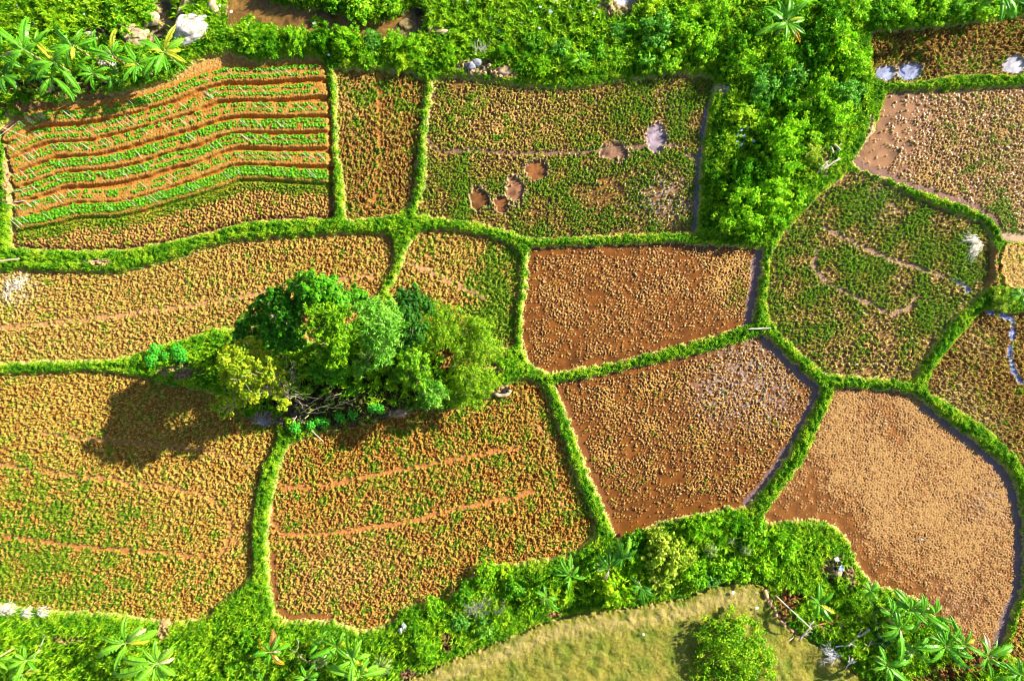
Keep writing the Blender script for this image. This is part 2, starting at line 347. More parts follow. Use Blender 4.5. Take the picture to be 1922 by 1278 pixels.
field('bigclod', 'clod', 'biggest dry cloddy field at the lower left with looping plough tracks',
      [(-170, 712), (0, 704), (86, 701), (172, 697), (213, 701), (275, 710), (310, 724), (379, 733), (423, 750), (465, 787), (510, 792), (522, 806),
       (510, 845), (492, 872), (482, 924), (473, 969), (472, 1027), (475, 1072), (458, 1093), (430, 1117), (406, 1134), (389, 1156), (344, 1165),
       (293, 1161), (207, 1150), (145, 1147), (69, 1143), (0, 1131), (-170, 1125)],
      level=-0.2, dry=(0.42, 0.255, 0.075), moist=(0.26, 0.135, 0.028), amp=0.14, wl=(0.22, 0.6), ang=-8, st=1.25, green=0.15,
      strips=[([(-170, 868), (0, 871), (52, 883), (138, 891), (213, 902), (303, 912), (372, 926), (406, 945), (430, 972), (432, 1000), (423, 1027), (410, 1045)], 0.2, (0.37, 0.175, 0.05), 0, -0.07),
              ([(-170, 990), (0, 1005), (103, 1020), (207, 1031), (310, 1038), (379, 1045)], 0.22, (0.36, 0.155, 0.04), 0, -0.07),
              ([(458, 993), (413, 1045)], 0.14, (0.36, 0.17, 0.05), 0, -0.05),
              ([(69, 812), (172, 824), (275, 833), (396, 847), (470, 880)], 0.14, (0.33, 0.17, 0.055), 0, -0.04)],
      blobs=[(60, 950, 110, 'grn', 0.9), (160, 1100, 140, 'grn', 0.75), (260, 970, 80, 'grn', 0.3), (30, 1100, 80, 'grn', .8), (480, 800, 40, 'grn', .7), (120, 740, 120, 'grn', -0.8), (430, 860, 60, 'grn', -.8), (400, 920, 80, 'grn', -.5), (450, 1000, 40, 'grn', -.8), (300, 840, 80, 'grn', -.5)])
field('lowermid', 'clod', 'rust orange cloddy field below the tree clump with two long tracks',
      [(537, 846), (560, 828), (620, 809), (723, 788), (775, 770), (861, 768), (906, 749), (937, 743), (964, 718), (985, 712), (1008, 717), (1024, 740), (1038, 781), (1062, 850), (1090, 924), (1113, 976), (1114, 1003), (1068, 1040),
       (1016, 1048), (964, 1057), (923, 1058), (895, 1076), (868, 1092), (840, 1119), (758, 1137), (734, 1167), (689, 1182), (654, 1174), (620, 1163), (551, 1164),
       (524, 1160), (517, 1141), (507, 1086), (505, 1027), (506, 983), (515, 924), (529, 872)],
      level=-0.2, dry=(0.41, 0.235, 0.065), moist=(0.235, 0.095, 0.02), amp=0.15, wl=(0.22, 0.6), ang=12, st=1.2, green=0.1,
      strips=[([(530, 916), (620, 910), (706, 891), (792, 874), (895, 853), (982, 841)], 0.22, (0.36, 0.15, 0.04), 0, -0.04),
              ([(512, 950), (510, 983), (527, 1000), (558, 1005), (620, 1001), (706, 989), (775, 979), (844, 958), (913, 945), (999, 924)], 0.22, (0.36, 0.15, 0.04), 0, -0.04),
              ([(1000, 790), (1030, 830), (1045, 900), (1060, 960)], 0.10, (0.36, 0.19, 0.06), 0, 0.04),
              ([(511, 1040), (512, 1090), (520, 1140), (545, 1158), (620, 1158)], 0.3, (0.20, 0.075, 0.02), 0.7, -0.02)],
      blobs=[(590, 960, 55, 'red', 0.9), (650, 840, 80, 'red', 0.6), (760, 920, 120, 'grn', 0.4), (650, 1080, 120, 'pale', .25), (520, 1060, 22, 'grn', 1.2), (900, 800, 80, 'grn', 0.3), (1090, 960, 30, 'grn', .8), (690, 1150, 40, 'red', .8)])
field('sandpatch', 'clod', 'small pale straw coloured patch at the right edge above the rill',
      [(1885, 458), (1930, 462), (2090, 476), (2090, 552), (1925, 545), (1893, 540), (1880, 530), (1875, 492)],
      level=0.25, dry=(0.42, 0.28, 0.12), moist=(0.33, 0.21, 0.09), amp=0.06, wl=(0.22, 0.6), green=-0.6)
field('meadow', 'meadow', 'mown olive yellow grass slope at the bottom edge of the scene',
      [(755, 1285), (790, 1266), (827, 1248), (895, 1220), (964, 1193), (1033, 1165), (1102, 1150), (1171, 1142), (1240, 1130), (1290, 1122), (1314, 1110), (1365, 1095), (1427, 1098),
       (1434, 1113), (1448, 1141), (1469, 1169), (1496, 1190), (1537, 1214), (1570, 1232), (1600, 1262), (1630, 1290), (1640, 1420), (690, 1420)],
      level=0.35, dry=(0.26, 0.20, 0.055), moist=(0.18, 0.16, 0.03), amp=0.06, wl=(0.2, 0.6), green=0.4)

# raised beds: upper and lower plant row of each bed, photo pixels /2.9045
_k = 2.9045
ROWS = [[[(80, 710), (160, 640), (240, 620), (450, 610), (620, 580), (800, 535), (970, 480), (1100, 420), (1240, 380), (1420, 385), (1600, 370), (1740, 365)],
         [(50, 745), (140, 690), (260, 645), (480, 635), (700, 590), (900, 530), (1080, 460), (1220, 425), (1400, 420), (1740, 400)]],
        [[(50, 800), (130, 745), (230, 712), (450, 705), (680, 650), (880, 600), (1050, 555), (1160, 495), (1260, 480), (1450, 485), (1745, 465)],
         [(60, 840), (160, 790), (260, 745), (480, 735), (640, 700), (900, 630), (1080, 565), (1190, 520), (1300, 515), (1500, 515), (1750, 495)]],
        [[(70, 885), (150, 850), (290, 795), (480, 790), (640, 755), (820, 700), (1000, 650), (1220, 580), (1320, 570), (1600, 575), (1760, 568)],
         [(80, 905), (200, 860), (320, 815), (520, 810), (700, 765), (860, 725), (1050, 670), (1200, 620), (1350, 595), (1500, 605), (1775, 597)]],
        [[(80, 965), (180, 930), (300, 885), (450, 870), (600, 865), (780, 820), (930, 765), (1060, 735), (1180, 690), (1290, 665), (1500, 665), (1780, 655)],
         [(100, 985), (220, 950), (350, 900), (530, 890), (700, 860), (880, 810), (1050, 760), (1180, 710), (1300, 685), (1550, 690), (1780, 685)]],
        [[(80, 1050), (200, 1010), (330, 960), (480, 950), (640, 940), (800, 900), (930, 850), (1100, 820), (1200, 770), (1300, 740), (1500, 750), (1780, 745)],
         [(110, 1070), (250, 1030), (370, 980), (540, 975), (700, 950), (860, 910), (1050, 860), (1180, 805), (1300, 770), (1500, 780), (1785, 775)]],
        [[(90, 1135), (200, 1105), (300, 1080), (430, 1045), (640, 1045), (800, 1000), (950, 950), (1100, 905), (1230, 850), (1330, 835), (1500, 840), (1785, 845)],
         [(100, 1150), (250, 1110), (380, 1070), (560, 1070), (720, 1050), (870, 1010), (1020, 955), (1180, 895), (1280, 860), (1400, 865), (1790, 875)]],
        [[(90, 1200), (250, 1170), (420, 1125), (640, 1120), (780, 1090), (930, 1045), (1080, 1000), (1200, 960), (1290, 920), (1450, 920), (1600, 930), (1790, 940)],
         [(100, 1215), (250, 1195), (420, 1150), (640, 1140), (800, 1105), (950, 1060), (1100, 1020), (1220, 980), (1310, 940), (1450, 945), (1640, 960), (1790, 965)]]]


def row_y(r, px):
    a = np.array(r, float) / _k
    return np.interp(px, a[:, 0], a[:, 1])


# ------------------------------------------------------------------ bare ground between the fields: centre, radii, colour
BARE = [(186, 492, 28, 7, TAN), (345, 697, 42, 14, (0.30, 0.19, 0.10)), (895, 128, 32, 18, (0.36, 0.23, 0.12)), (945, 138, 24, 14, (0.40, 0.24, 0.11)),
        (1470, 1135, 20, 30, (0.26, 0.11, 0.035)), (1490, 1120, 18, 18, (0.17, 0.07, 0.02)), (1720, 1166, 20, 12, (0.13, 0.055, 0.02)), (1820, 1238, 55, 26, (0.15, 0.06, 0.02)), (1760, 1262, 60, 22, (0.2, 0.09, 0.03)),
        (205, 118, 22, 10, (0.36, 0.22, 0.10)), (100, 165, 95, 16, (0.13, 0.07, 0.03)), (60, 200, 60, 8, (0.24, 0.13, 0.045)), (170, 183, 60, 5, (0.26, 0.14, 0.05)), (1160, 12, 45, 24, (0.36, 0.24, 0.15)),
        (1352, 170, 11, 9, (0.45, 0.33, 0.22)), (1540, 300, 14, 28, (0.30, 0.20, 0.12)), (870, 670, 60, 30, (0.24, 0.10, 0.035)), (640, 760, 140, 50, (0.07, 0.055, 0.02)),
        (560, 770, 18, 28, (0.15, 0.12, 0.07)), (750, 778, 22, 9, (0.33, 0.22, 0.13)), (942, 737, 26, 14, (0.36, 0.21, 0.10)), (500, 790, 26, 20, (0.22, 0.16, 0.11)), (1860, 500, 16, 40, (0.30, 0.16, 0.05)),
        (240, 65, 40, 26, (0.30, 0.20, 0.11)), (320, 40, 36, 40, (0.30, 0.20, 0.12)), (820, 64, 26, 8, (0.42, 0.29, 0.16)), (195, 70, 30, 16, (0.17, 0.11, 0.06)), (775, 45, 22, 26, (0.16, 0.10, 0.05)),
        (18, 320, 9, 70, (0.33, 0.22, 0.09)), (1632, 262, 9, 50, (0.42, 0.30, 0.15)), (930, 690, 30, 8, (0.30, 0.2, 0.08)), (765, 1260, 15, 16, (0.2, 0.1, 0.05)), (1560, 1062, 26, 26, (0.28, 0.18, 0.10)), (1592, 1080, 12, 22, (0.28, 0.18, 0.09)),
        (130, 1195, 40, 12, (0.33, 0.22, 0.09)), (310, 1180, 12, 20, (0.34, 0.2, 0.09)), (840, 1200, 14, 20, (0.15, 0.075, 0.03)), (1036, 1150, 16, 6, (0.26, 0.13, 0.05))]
STREAMS = [('stream', 'brown muddy stream running along the top of the fields',
            [(424, -60), (422, 0), (421, 30), (428, 47), (450, 40), (482, 38), (510, 46), (537, 51), (585, 58), (620, 53), (672, 66), (723, 71), (770, 68), (786, 60), (793, 35),
             (788, 12), (771, 18), (734, 31), (703, 41), (672, 38), (637, 23), (600, 16), (565, 13), (527, 9), (500, -5), (500, -60)], (0.165, 0.088, 0.022)),
           ('stream_channel', 'small dark creek squeezed between the pale boulders',
            [(300, -60), (300, 0), (306, 30), (300, 48), (285, 60), (276, 74), (278, 84), (296, 82), (308, 70), (318, 50), (322, 25), (316, 0), (316, -60)], (0.12, 0.085, 0.045)),
           ('roadside_pool', 'pale grey pool on bare mud at the top edge', [(1150, -15), (1157, 6), (1165, 11), (1178, 9), (1188, 2), (1190, -15)], (0.38, 0.37, 0.42))]
BANKS = [('grass bank between the vegetable plot and the narrow brown plot', [(617, 110), (624, 240), (630, 410)]),
         ('curved grass bank between the narrow brown plot and the wide stubble plot', [(803, 145), (796, 230), (788, 330), (770, 390), (755, 408)]),
         ('grass bank along the top of the narrow brown plot', [(625, 122), (720, 124), (803, 143)]),
         ('long sweeping grass bank below the vegetable plot', [(20, 490), (150, 490), (300, 475), (440, 437), (560, 424), (650, 418), (750, 410)]),
         ('short grass bank running down to the tree clump', [(756, 405), (750, 470), (735, 520), (712, 565)]),
         ('grass bank round the top and right of the five sided field', [(760, 410), (860, 422), (950, 442), (983, 465), (982, 530), (974, 620), (985, 685), (1008, 702)]),
         ('grass bank along the top of the red square field', [(985, 456), (1100, 451), (1280, 444), (1430, 462)]),
         ('grass bank between the two red flooded fields', [(1008, 702), (1100, 700), (1280, 664), (1430, 615)]),
         ('grass bank on the left of the hexagonal stubble plot', [(1480, 420), (1437, 490), (1430, 570), (1450, 620), (1500, 680), (1550, 712)]),
         ('short straight grass bank below the hexagonal stubble plot', [(1550, 712), (1640, 719), (1718, 724)]),
         ('grass bank on the lower right of the hexagonal stubble plot', [(1718, 724), (1742, 675), (1812, 600), (1845, 570)]),
         ('long grass bank round the right of the large sandy field', [(1722, 735), (1800, 805), (1880, 855), (1912, 910), (1926, 990)]),
         ('grass bank between the lower red field and the large sandy field', [(1555, 722), (1520, 805), (1440, 930), (1415, 958)]),
         ('slanting grass bank on the left of the lower red field', [(1022, 712), (1060, 800), (1105, 900), (1150, 1010)]),
         ('grass bank between the long pale field and the biggest field', [(-170, 700), (0, 692), (150, 686), (275, 688)]),
         ('curved grass bank between the biggest field and the rust orange field', [(535, 832), (500, 890), (486, 960), (488, 1050), (500, 1120), (515, 1165)]),
         ('curved grass bank between the hexagonal plot and the pale mauve field', [(1600, 313), (1700, 356), (1800, 396), (1850, 420), (1872, 452)]),
         ('pale dry bank on the left of the pale mauve field', [(1598, 305), (1645, 215), (1660, 172)]),
         ('grass bank between the dark strip and the pale mauve field', [(1650, 160), (1780, 155), (1922, 150), (2090, 143)]),
         ('upright grass bank on the right of the wide stubble plot', [(1345, 150), (1335, 250), (1322, 330), (1318, 435)]),
         ('trodden grass bank on the left of the vegetable plot', [(6, 260), (15, 350), (16, 470)]),
         ('short grass bank at the lower right corner', [(1924, 1110), (1905, 1170), (1888, 1214)]),
         ('grass bank along the top of the wide stubble plot', [(825, 140), (900, 147), (1000, 162), (1100, 158), (1200, 146), (1335, 138)])]
# ------------------------------------------------------------------ height and colour of the terrain
N_E1 = bnoise(0.7, 2.2, 1); N_E2 = bnoise(0.22, 0.6, 2)
N_LOW = bnoise(3, 9, 3); N_MID = bnoise(0.9, 2.4, 4); N_FINE = bnoise(0.16, 0.3, 5)
N_FINE2 = bnoise(0.16, 0.26, 15); N_G = bnoise(0.35, 1.1, 6); N_G2 = bnoise(1.6, 5, 7); N_W = bnoise(5, 14, 8)
EDGE = 0.07 * N_E1 + 0.05 * N_E2

fid = np.full((NY, NX), -1, np.int16)
dout = np.full((NY, NX), 3.0, np.float32)
H = np.zeros((NY, NX), np.float32)
CC = np.zeros((NY, NX, 4), np.float32)          # colour and wetness
TUFT = np.zeros((NY, NX), np.float32)           # how thickly stubble and weeds stand
TCOL = np.zeros((NY, NX), np.float32)           # 0 fresh green .. 1 straw
FKEYS = list(F)
FD = {}
for k_, key in enumerate(FKEYS):
    sl, d = dist_field(F[key]['poly'])
    d = d + EDGE[sl]
    FD[key] = (sl, d)
    fid[sl] = np.where((d > 0) & (fid[sl] < 0), k_, fid[sl])
    dout[sl] = np.minimum(dout[sl], np.maximum(-d, 0))
dout = np.where(fid >= 0, 0, dout)

# --- banks and verges
bankh = 0.40 + 0.05 * N_E1 + 0.06 * N_G + 0.14 * sst(1.0, 2.6, dout) * (N_MID * 1.0 + N_W + 0.6 * N_G)
rise = sst(0.0, 0.46, dout)
H[:] = -0.22 + (bankh + 0.22) * rise + 0.025 * N_FINE
turf = np.array((0.07, 0.17, 0.004)); turf2 = np.array((0.15, 0.25, 0.008)); drysoil = np.array((0.50, 0.38, 0.14))
w = np.clip(0.5 + 0.35 * N_G + 0.3 * N_G2, 0, 1)[..., None]
col = turf * (1 - w) + turf2 * w
face = (sst(0.30, 0.06, dout) * np.clip(0.8 + 0.35 * N_MID, 0, 1))[..., None]
col = col * (1 - face) + drysoil * face
CC[..., :3] = col
GRASS = np.where(fid < 0, 1.0, 0.0).astype(np.float32) * (1 - 0.75 * sst(0.18, 0.03, dout))
GTONE = np.clip(0.5 + 0.3 * N_G2 + 0.2 * N_MID, 0, 1)


def ell(px, py, rx, ry):
    """soft ellipse in photo pixels, evaluated near its place"""
    m = 2.2
    i0 = int(np.clip((gx(px - rx * m) - X0) / ST, 0, NX - 1)); i1 = int(np.clip((gx(px + rx * m) - X0) / ST + 1, 1, NX))
    j0 = int(np.clip((gy(py + ry * m) - Y0) / ST, 0, NY - 1)); j1 = int(np.clip((gy(py - ry * m) - Y0) / ST + 1, 1, NY))
    s = (slice(j0, j1), slice(i0, i1))
    q = np.sqrt(((GPX[s] - px) / rx) ** 2 + ((GPY[s] - py) / ry) ** 2)
    return s, q


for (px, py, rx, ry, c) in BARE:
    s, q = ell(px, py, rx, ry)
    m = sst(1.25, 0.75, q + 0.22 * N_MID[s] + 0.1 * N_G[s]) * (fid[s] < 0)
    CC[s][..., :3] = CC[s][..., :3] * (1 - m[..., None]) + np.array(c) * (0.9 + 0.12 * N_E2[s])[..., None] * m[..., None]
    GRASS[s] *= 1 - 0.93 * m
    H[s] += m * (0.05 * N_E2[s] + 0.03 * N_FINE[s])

N_CHUNK = bnoise(0.45, 1.1, 9); N_AMP = bnoise(0.7, 2.0, 10)
kind_of = lambda k: F[k]['kind']
for key in FKEYS:
    f = F[key]; sl, d = FD[key]; k_ = FKEYS.index(key)
    ins = fid[sl] == k_
    n1 = bnoise(f['wl'][0] * 0.82, f['wl'][1] * 1.1, 100 + k_, f.get('ang', 0), f.get('st', 1.0))[sl]
    if kind_of(key) == 'clod': n1 = 0.80 * n1 + 0.55 * N_CHUNK[sl] + 0.25 * N_FINE[sl]
    else: n1 = 0.88 * n1 + 0.35 * N_CHUNK[sl] + 0.30 * N_FINE[sl]
    n1 = n1 * np.clip(1 + 0.35 * N_AMP[sl], 0.4, 1.8)
    nf, ng, ng2, nm, nl, nff = N_FINE[sl], N_G[sl], N_G2[sl], N_MID[sl], N_LOW[sl], N_FINE2[sl]
    B = {t: np.zeros_like(d) for t in ('grn', 'sky_sheen', 't', 'tan', 'pale', 'red')}
    ppx, ppy = GPX[sl], GPY[sl]
    for (bx, by, br, bt, ba) in f.get('blobs', []):
        q = np.sqrt((ppx - bx) ** 2 + (ppy - by) ** 2) / br
        B[bt] += ba * np.exp(-(q + 0.18 * nm + 0.1 * ng) ** 2 * 0.9)
    dry, moist = np.array(f['dry']), np.array(f['moist'])
    h = np.zeros_like(d); wet = np.zeros_like(d)
    kind = f['kind']
    if kind == 'clod':
        clod = np.tanh(1.5 * n1)
        h = 1.25 * f['amp'] * (0.62 * clod + 0.26 * nf + 0.16 * nff + 0.14 * ng)
        u = np.clip(0.45 + 0.35 * clod + 0.18 * nm + 0.22 * ng2 + 0.15 * nf, 0, 1)
        c = mix(moist, dry, u[..., None])
        g = f['green'] + B['grn'] + 0.5 * ng2 + 0.35 * nm + 0.5 * ng - 0.55 * np.clip(clod, -1, 1)
        gm = sst(0.35, 1.15, g)
        tf = np.maximum(gm, 0.30 * sst(-0.4, 0.6, clod + 0.5 * nf))
        tcol = np.where(gm > 0.3, np.clip(0.3 - 0.3 * B['grn'] + 0.25 * nl, 0, 1), 0.95)
        gpaint = gm
    elif kind == 'wet':
        t = f['t0'] + B['t'] + 0.30 * nl + 0.18 * ng2 + f.get('edge', 0.3) * sst(0.9, 0.15, d)
        lump = sst(t, t + 0.75, n1 + 0.25 * nf)
        h = f['amp'] * (lump * (0.75 + 0.25 * np.tanh(n1) + 0.2 * nf) + 0.05 * lump * ng) + 0.006 * nm
        c = mix(moist * (1 + 0.10 * nm + 0.12 * ng2)[..., None], dry * (1 + 0.10 * nf + 0.08 * ng)[..., None], lump[..., None])
        sheen_m = np.clip(B['sky_sheen'] * (0.35 + 0.6 * ng + 0.4 * nm), 0, 0.8) * (1 - lump)
        c = mix(c, np.array(SKY_SHEEN), sheen_m[..., None])  # sky sheen painted onto the wet mud between lumps
        wet = (1 - lump) ** 4
        g = f['green'] + B['grn'] - 0.55 * B['tan'] + 0.35 * ng2 + 0.25 * ng + 0.3 * nm
        tf = sst(0.3, 1.2, g) * sst(0.15, 0.6, lump)
        tcol = np.clip(0.22 + 0.4 * B['tan'] + 0.3 * nl + 0.25 * ng2, 0, 1)
    elif kind == 'meadow':
        dome = 0.9 * sst(0, 9, d)
        h = dome + 0.012 * ng + 0.03 * nm + 0.012 * nf
        c = mix(moist, dry, np.clip(0.5 + 0.25 * nm + 0.3 * ng2 + 0.2 * ng, 0, 1)[..., None])
        pth = sst(1.0, 0.2, np.abs(d - 1.1 + 0.25 * nm)) * (ppx < 1420)
        c = mix(c, np.array((0.36, 0.27, 0.11)), 0.55 * pth[..., None])
        tf = np.clip(0.9 + 0.2 * ng - 0.55 * pth, 0, 1)
        tcol = np.clip(0.5 + 0.3 * nl + 0.2 * ng2 + 0.45 * pth, 0, 1)
    else:  # raised beds
        h = f['amp'] * (0.5 * np.tanh(n1) + 0.35 * nf + 0.2 * nff)
        bed = np.zeros_like(d); near7 = None
        for i_, (ra, rb) in enumerate(ROWS):
            ya, yb = row_y(ra, ppx[0]), row_y(rb, ppx[0])
            yc = 0.5 * (ya + yb) + 3.2
            sl_ = np.gradient(yc, ppx[0])
            dd = (ppy - yc[None, :]) / PX / np.sqrt(1 + sl_ ** 2)[None, :]
            bed = np.maximum(bed, sst(0.74, 0.50, np.abs(dd) + 0.03 * nm))
            if i_ == 6: near7 = dd
            if i_ == 0: first = dd
        low = sst(0.75, 1.0, near7)                     # below the last bed
        h = h + 0.42 * bed * (1 - low)
        base = mix(np.array((0.34, 0.145, 0.032)), np.array((0.30, 0.175, 0.05)), (sst(0.2, 0.9, bed) * np.clip(0.75 + 0.3 * nm, 0, 1))[..., None])
        up = sst(-0.8, -1.2, first)
        base = mix(base, np.array((0.36, 0.215, 0.085)), (0.8 * up)[..., None])
        gstrip = sst(0.35, 0.7, near7) * sst(2.0, 1.3, near7 + 0.25 * nm)
        clod = np.tanh(1.5 * n1)
        h = h + low * (0.10 * clod + 0.03 * nf + 0.16)
        base = mix(base, np.array((0.35, 0.20, 0.07)), low[..., None])
        c = base * (1 + 0.10 * nf + 0.08 * ng + 0.06 * nm)[..., None]
        g = -0.4 + 1.5 * gstrip + 0.45 * low + 0.35 * nm + 0.3 * ng
        tf = sst(0.3, 1.0, g) * sst(0.3, 0.5, near7)
        tf = np.maximum(tf, sst(0.5, 0.3, np.abs(near7)) * 0.5)
        tcol = np.clip(0.25 + 0.2 * nl, 0, 1)
    c = mix(c, np.array((0.40, 0.25, 0.10)) * np.ones_like(c), np.clip(0.5 * B['tan'], 0, 0.8)[..., None] * (1 - wet)[..., None])
    c = mix(c, np.array((0.50, 0.40, 0.25)) * np.ones_like(c), np.clip(0.55 * B['pale'], 0, 0.9)[..., None])
    c = mix(c, np.array((0.31, 0.125, 0.028)) * np.ones_like(c), np.clip(0.6 * B['red'], 0, 0.9)[..., None])
    gm_ = np.clip(gpaint if kind == 'clod' else tf, 0, 1) * (0.75 if kind != 'meadow' else 0.3)
    gcol = mix(np.array((0.09, 0.21, 0.006)), np.array((0.22, 0.21, 0.016)), tcol[..., None])
    c = mix(c, gcol, gm_[..., None])
    if kind != 'meadow': c = c * np.array((1.04, 1.0, 0.72))
    for (poly, hw, sc, sw, dh) in f.get('strips', []):
        s2, dl = dist_field(poly, False, margin=1.2)
        full = np.full((NY, NX), 9.0, np.float32); full[s2] = dl
        dl = full[sl]
        m = sst(hw + 0.10, hw - 0.06, dl + 0.07 * nm + 0.05 * ng + 0.04 * nf)
        h = h * (1 - 0.85 * m) + m * dh
        c = mix(c, np.array(sc) * (1 + 0.06 * nf + 0.05 * nm)[..., None], m[..., None])
        wet = mix(wet, sw, m); tf = tf * (1 - 0.95 * m)
    pond = np.zeros_like(d)
    for (bx, by, rx, ry, pc) in f.get('ponds', []):
        q = np.sqrt(((ppx - bx) / rx) ** 2 + ((ppy - by) / ry) ** 2) + 0.10 * nm + 0.07 * ng + 0.05 * N_E2[sl]
        m = sst(1.05, 0.92, q); rim = sst(1.45, 1.15, q) * (1 - m)
        h = h * (1 - m) - 0.05 * m + 0.05 * rim
        c = mix(c, np.array((0.36, 0.24, 0.13)) * np.ones_like(c), (0.6 * rim)[..., None])
        c = mix(c, np.array(pc) * (1 + 0.16 * nm + 0.10 * ng + 0.06 * N_E2[sl])[..., None], m[..., None]); wet = mix(wet, 1.0, m); tf = tf * (1 - m) * (1 - 0.7 * rim)
        pond = np.maximum(pond, m)
    h = h * sst(0, 0.16, d) if kind != 'meadow' else h
    z = f['level'] + h
    if kind == 'veg':                                     # trench along the right edge, furrow along the bottom
        z = z - 0.32 * sst(0.55, 0.3, (625 - ppx) / PX + 0.0 * d) * (ppy > 125) * sst(2.0, 0.4, d)
        chan = sst(0.42, 0.25, d + 0.05 * nm) * (ppy > 395)
        c = mix(c, np.array((0.17, 0.07, 0.022)), chan[..., None]); wet = mix(wet, 0.6, chan); z = z - 0.06 * chan; tf = tf * (1 - chan)
    if kind == 'meadow' or f['level'] > 0.1:              # no step down: meets the verge
        z = mix(0.33 + 0.03 * ng, z, sst(0, 0.5, d))
    else:
        z = mix(-0.22, z, sst(0, 0.12, d))
    H[sl] = np.where(ins, z, H[sl])
    CC[sl] = np.where(ins[..., None], np.concatenate([np.clip(c, 0.004, 0.9), wet[..., None]], -1), CC[sl])
    TUFT[sl] = np.where(ins, tf, TUFT[sl]); TCOL[sl] = np.where(ins, tcol, TCOL[sl])

sid = np.full((NY, NX), -1, np.int16)
for i_, (nm_, lb_, poly, wc) in enumerate(STREAMS):
    sl, d = dist_field(poly, True, margin=2.0)
    d = d + 1.2 * EDGE[sl]
    m = sst(-0.9, 0.05, d)
    H[sl] = np.where(fid[sl] < 0, mix(H[sl], -0.55 if i_ < 2 else 0.1, m), H[sl])
    inn = (d > 0) & (fid[sl] < 0)
    sid[sl] = np.where(inn, i_, sid[sl])
    swirl = np.sin(6.0 * d + 2.2 * N_MID[sl] + 1.5 * N_G2[sl])
    wcol = np.array(wc) * (1 + 0.22 * swirl + 0.18 * N_G2[sl] + 0.10 * N_MID[sl])[..., None]
    H[sl] = np.where(inn, (-0.55 if i_ < 2 else 0.1) + 0.004 * N_G[sl], H[sl])
    CC[sl] = np.where(inn[..., None], np.concatenate([np.clip(wcol, .01, .9), np.full_like(d, 0.9)[..., None]], -1), CC[sl])
    sand = sst(-0.7, -0.1, d) * (~inn) * (fid[sl] < 0) * np.clip(0.6 + 0.6 * N_MID[sl], 0, 1)
    CC[sl][..., :3] = mix(CC[sl][..., :3], np.array((0.30, 0.19, 0.10)), sand[..., None])
    GRASS[sl] *= (1 - 0.8 * sst(-0.45, 0.0, d)) * (~inn)
# the dark ditch along the left edge
s, q = ell(2, 355, 4, 105)
H[s] -= 0.35 * sst(1.3, 0.7, q) * (fid[s] < 0)


def ground_z(x, y):
    i = np.clip(((np.asarray(x) - X0) / ST + 0.5).astype(int), 0, NX - 1); j = np.clip(((np.asarray(y) - Y0) / ST + 0.5).astype(int), 0, NY - 1)
    return H[j, i]


def gz(x, y): return float(ground_z(np.array([x]), np.array([y]))[0])


# ------------------------------------------------------------------ cut the sheet into ground, banks, fields and water
OID = np.where(fid >= 0, fid + 1, 0).astype(np.int32)
nF = len(FKEYS)
bankd = np.full((NY, NX), 9.0, np.float32); bankid = np.full((NY, NX), -1, np.int32)
for i_, (lb_, line) in enumerate(BANKS):
    s2, dl = dist_field(line, False, margin=1.3)
    better = dl < bankd[s2]
    bankid[s2] = np.where(better, i_, bankid[s2]); bankd[s2] = np.where(better, dl, bankd[s2])
isb = (fid < 0) & (sid < 0) & (bankd < 0.85)
H = H - np.where(isb, 0.13 * sst(0.32, 0.08, bankd + 0.05 * N_MID) * np.clip(0.6 + 0.5 * N_W, 0, 1) * sst(0.15, 0.45, dout), 0)
OID = np.where(isb, 100 + bankid, OID)
OID = np.where(sid >= 0, 200 + sid, OID)
pid = 300
PONDS = []
PLAB = {'stubble': ['mauve brown pool on the muddy channel of the stubble plot', 'lavender grey oval pool at the right end of the muddy channel', 'round rust brown pool with a pale rim in the stubble plot',
                    'upright oval tan pool below the round rust brown one', 'small brown pool touching the tan oval pool', 'dark brown round pool at the left of the stubble pools'],
        'darkstrip': ['left half of the bright sky blue puddle in the dark strip', 'right half of the bright sky blue puddle in the dark strip', 'pale grey puddle cut by the right edge of the dark strip']}
for key in FKEYS:
    for n_, (bx, by, rx, ry, pc) in enumerate(F[key].get('ponds', [])):
        s, q = ell(bx, by, rx, ry)
        q = q + 0.10 * N_MID[s] + 0.07 * N_G[s] + 0.05 * N_E2[s]
        m = (q < 0.98) & (fid[s] == FKEYS.index(key))
        OID[s] = np.where(m, pid, OID[s])
        PONDS.append((pid, PLAB[key][n_])); pid += 1

FO = OID[:-1, :-1]                                       # each square of the grid goes to one object
ids = (np.arange(NY - 1)[:, None] * NX + np.arange(NX - 1)[None, :]).astype(np.int64)


def cut(oid, name, label, mat, cat=None, kind='structure'):
    jj, ii = np.nonzero(FO == oid)
    if len(jj) == 0: return None
    a = jj * NX + ii
    q = np.stack([a, a + 1, a + 1 + NX, a + NX], 1)
    u, inv = np.unique(q.ravel(), return_inverse=True)
    V = np.stack([GX.ravel()[u], GY.ravel()[u], H.ravel()[u]], 1)
    me = npmesh(name, V, inv.reshape(-1, 4), mat, CC.reshape(-1, 4)[u], smooth=True)
    o = link(name, me)
    return tag(o, label, cat, None, kind)


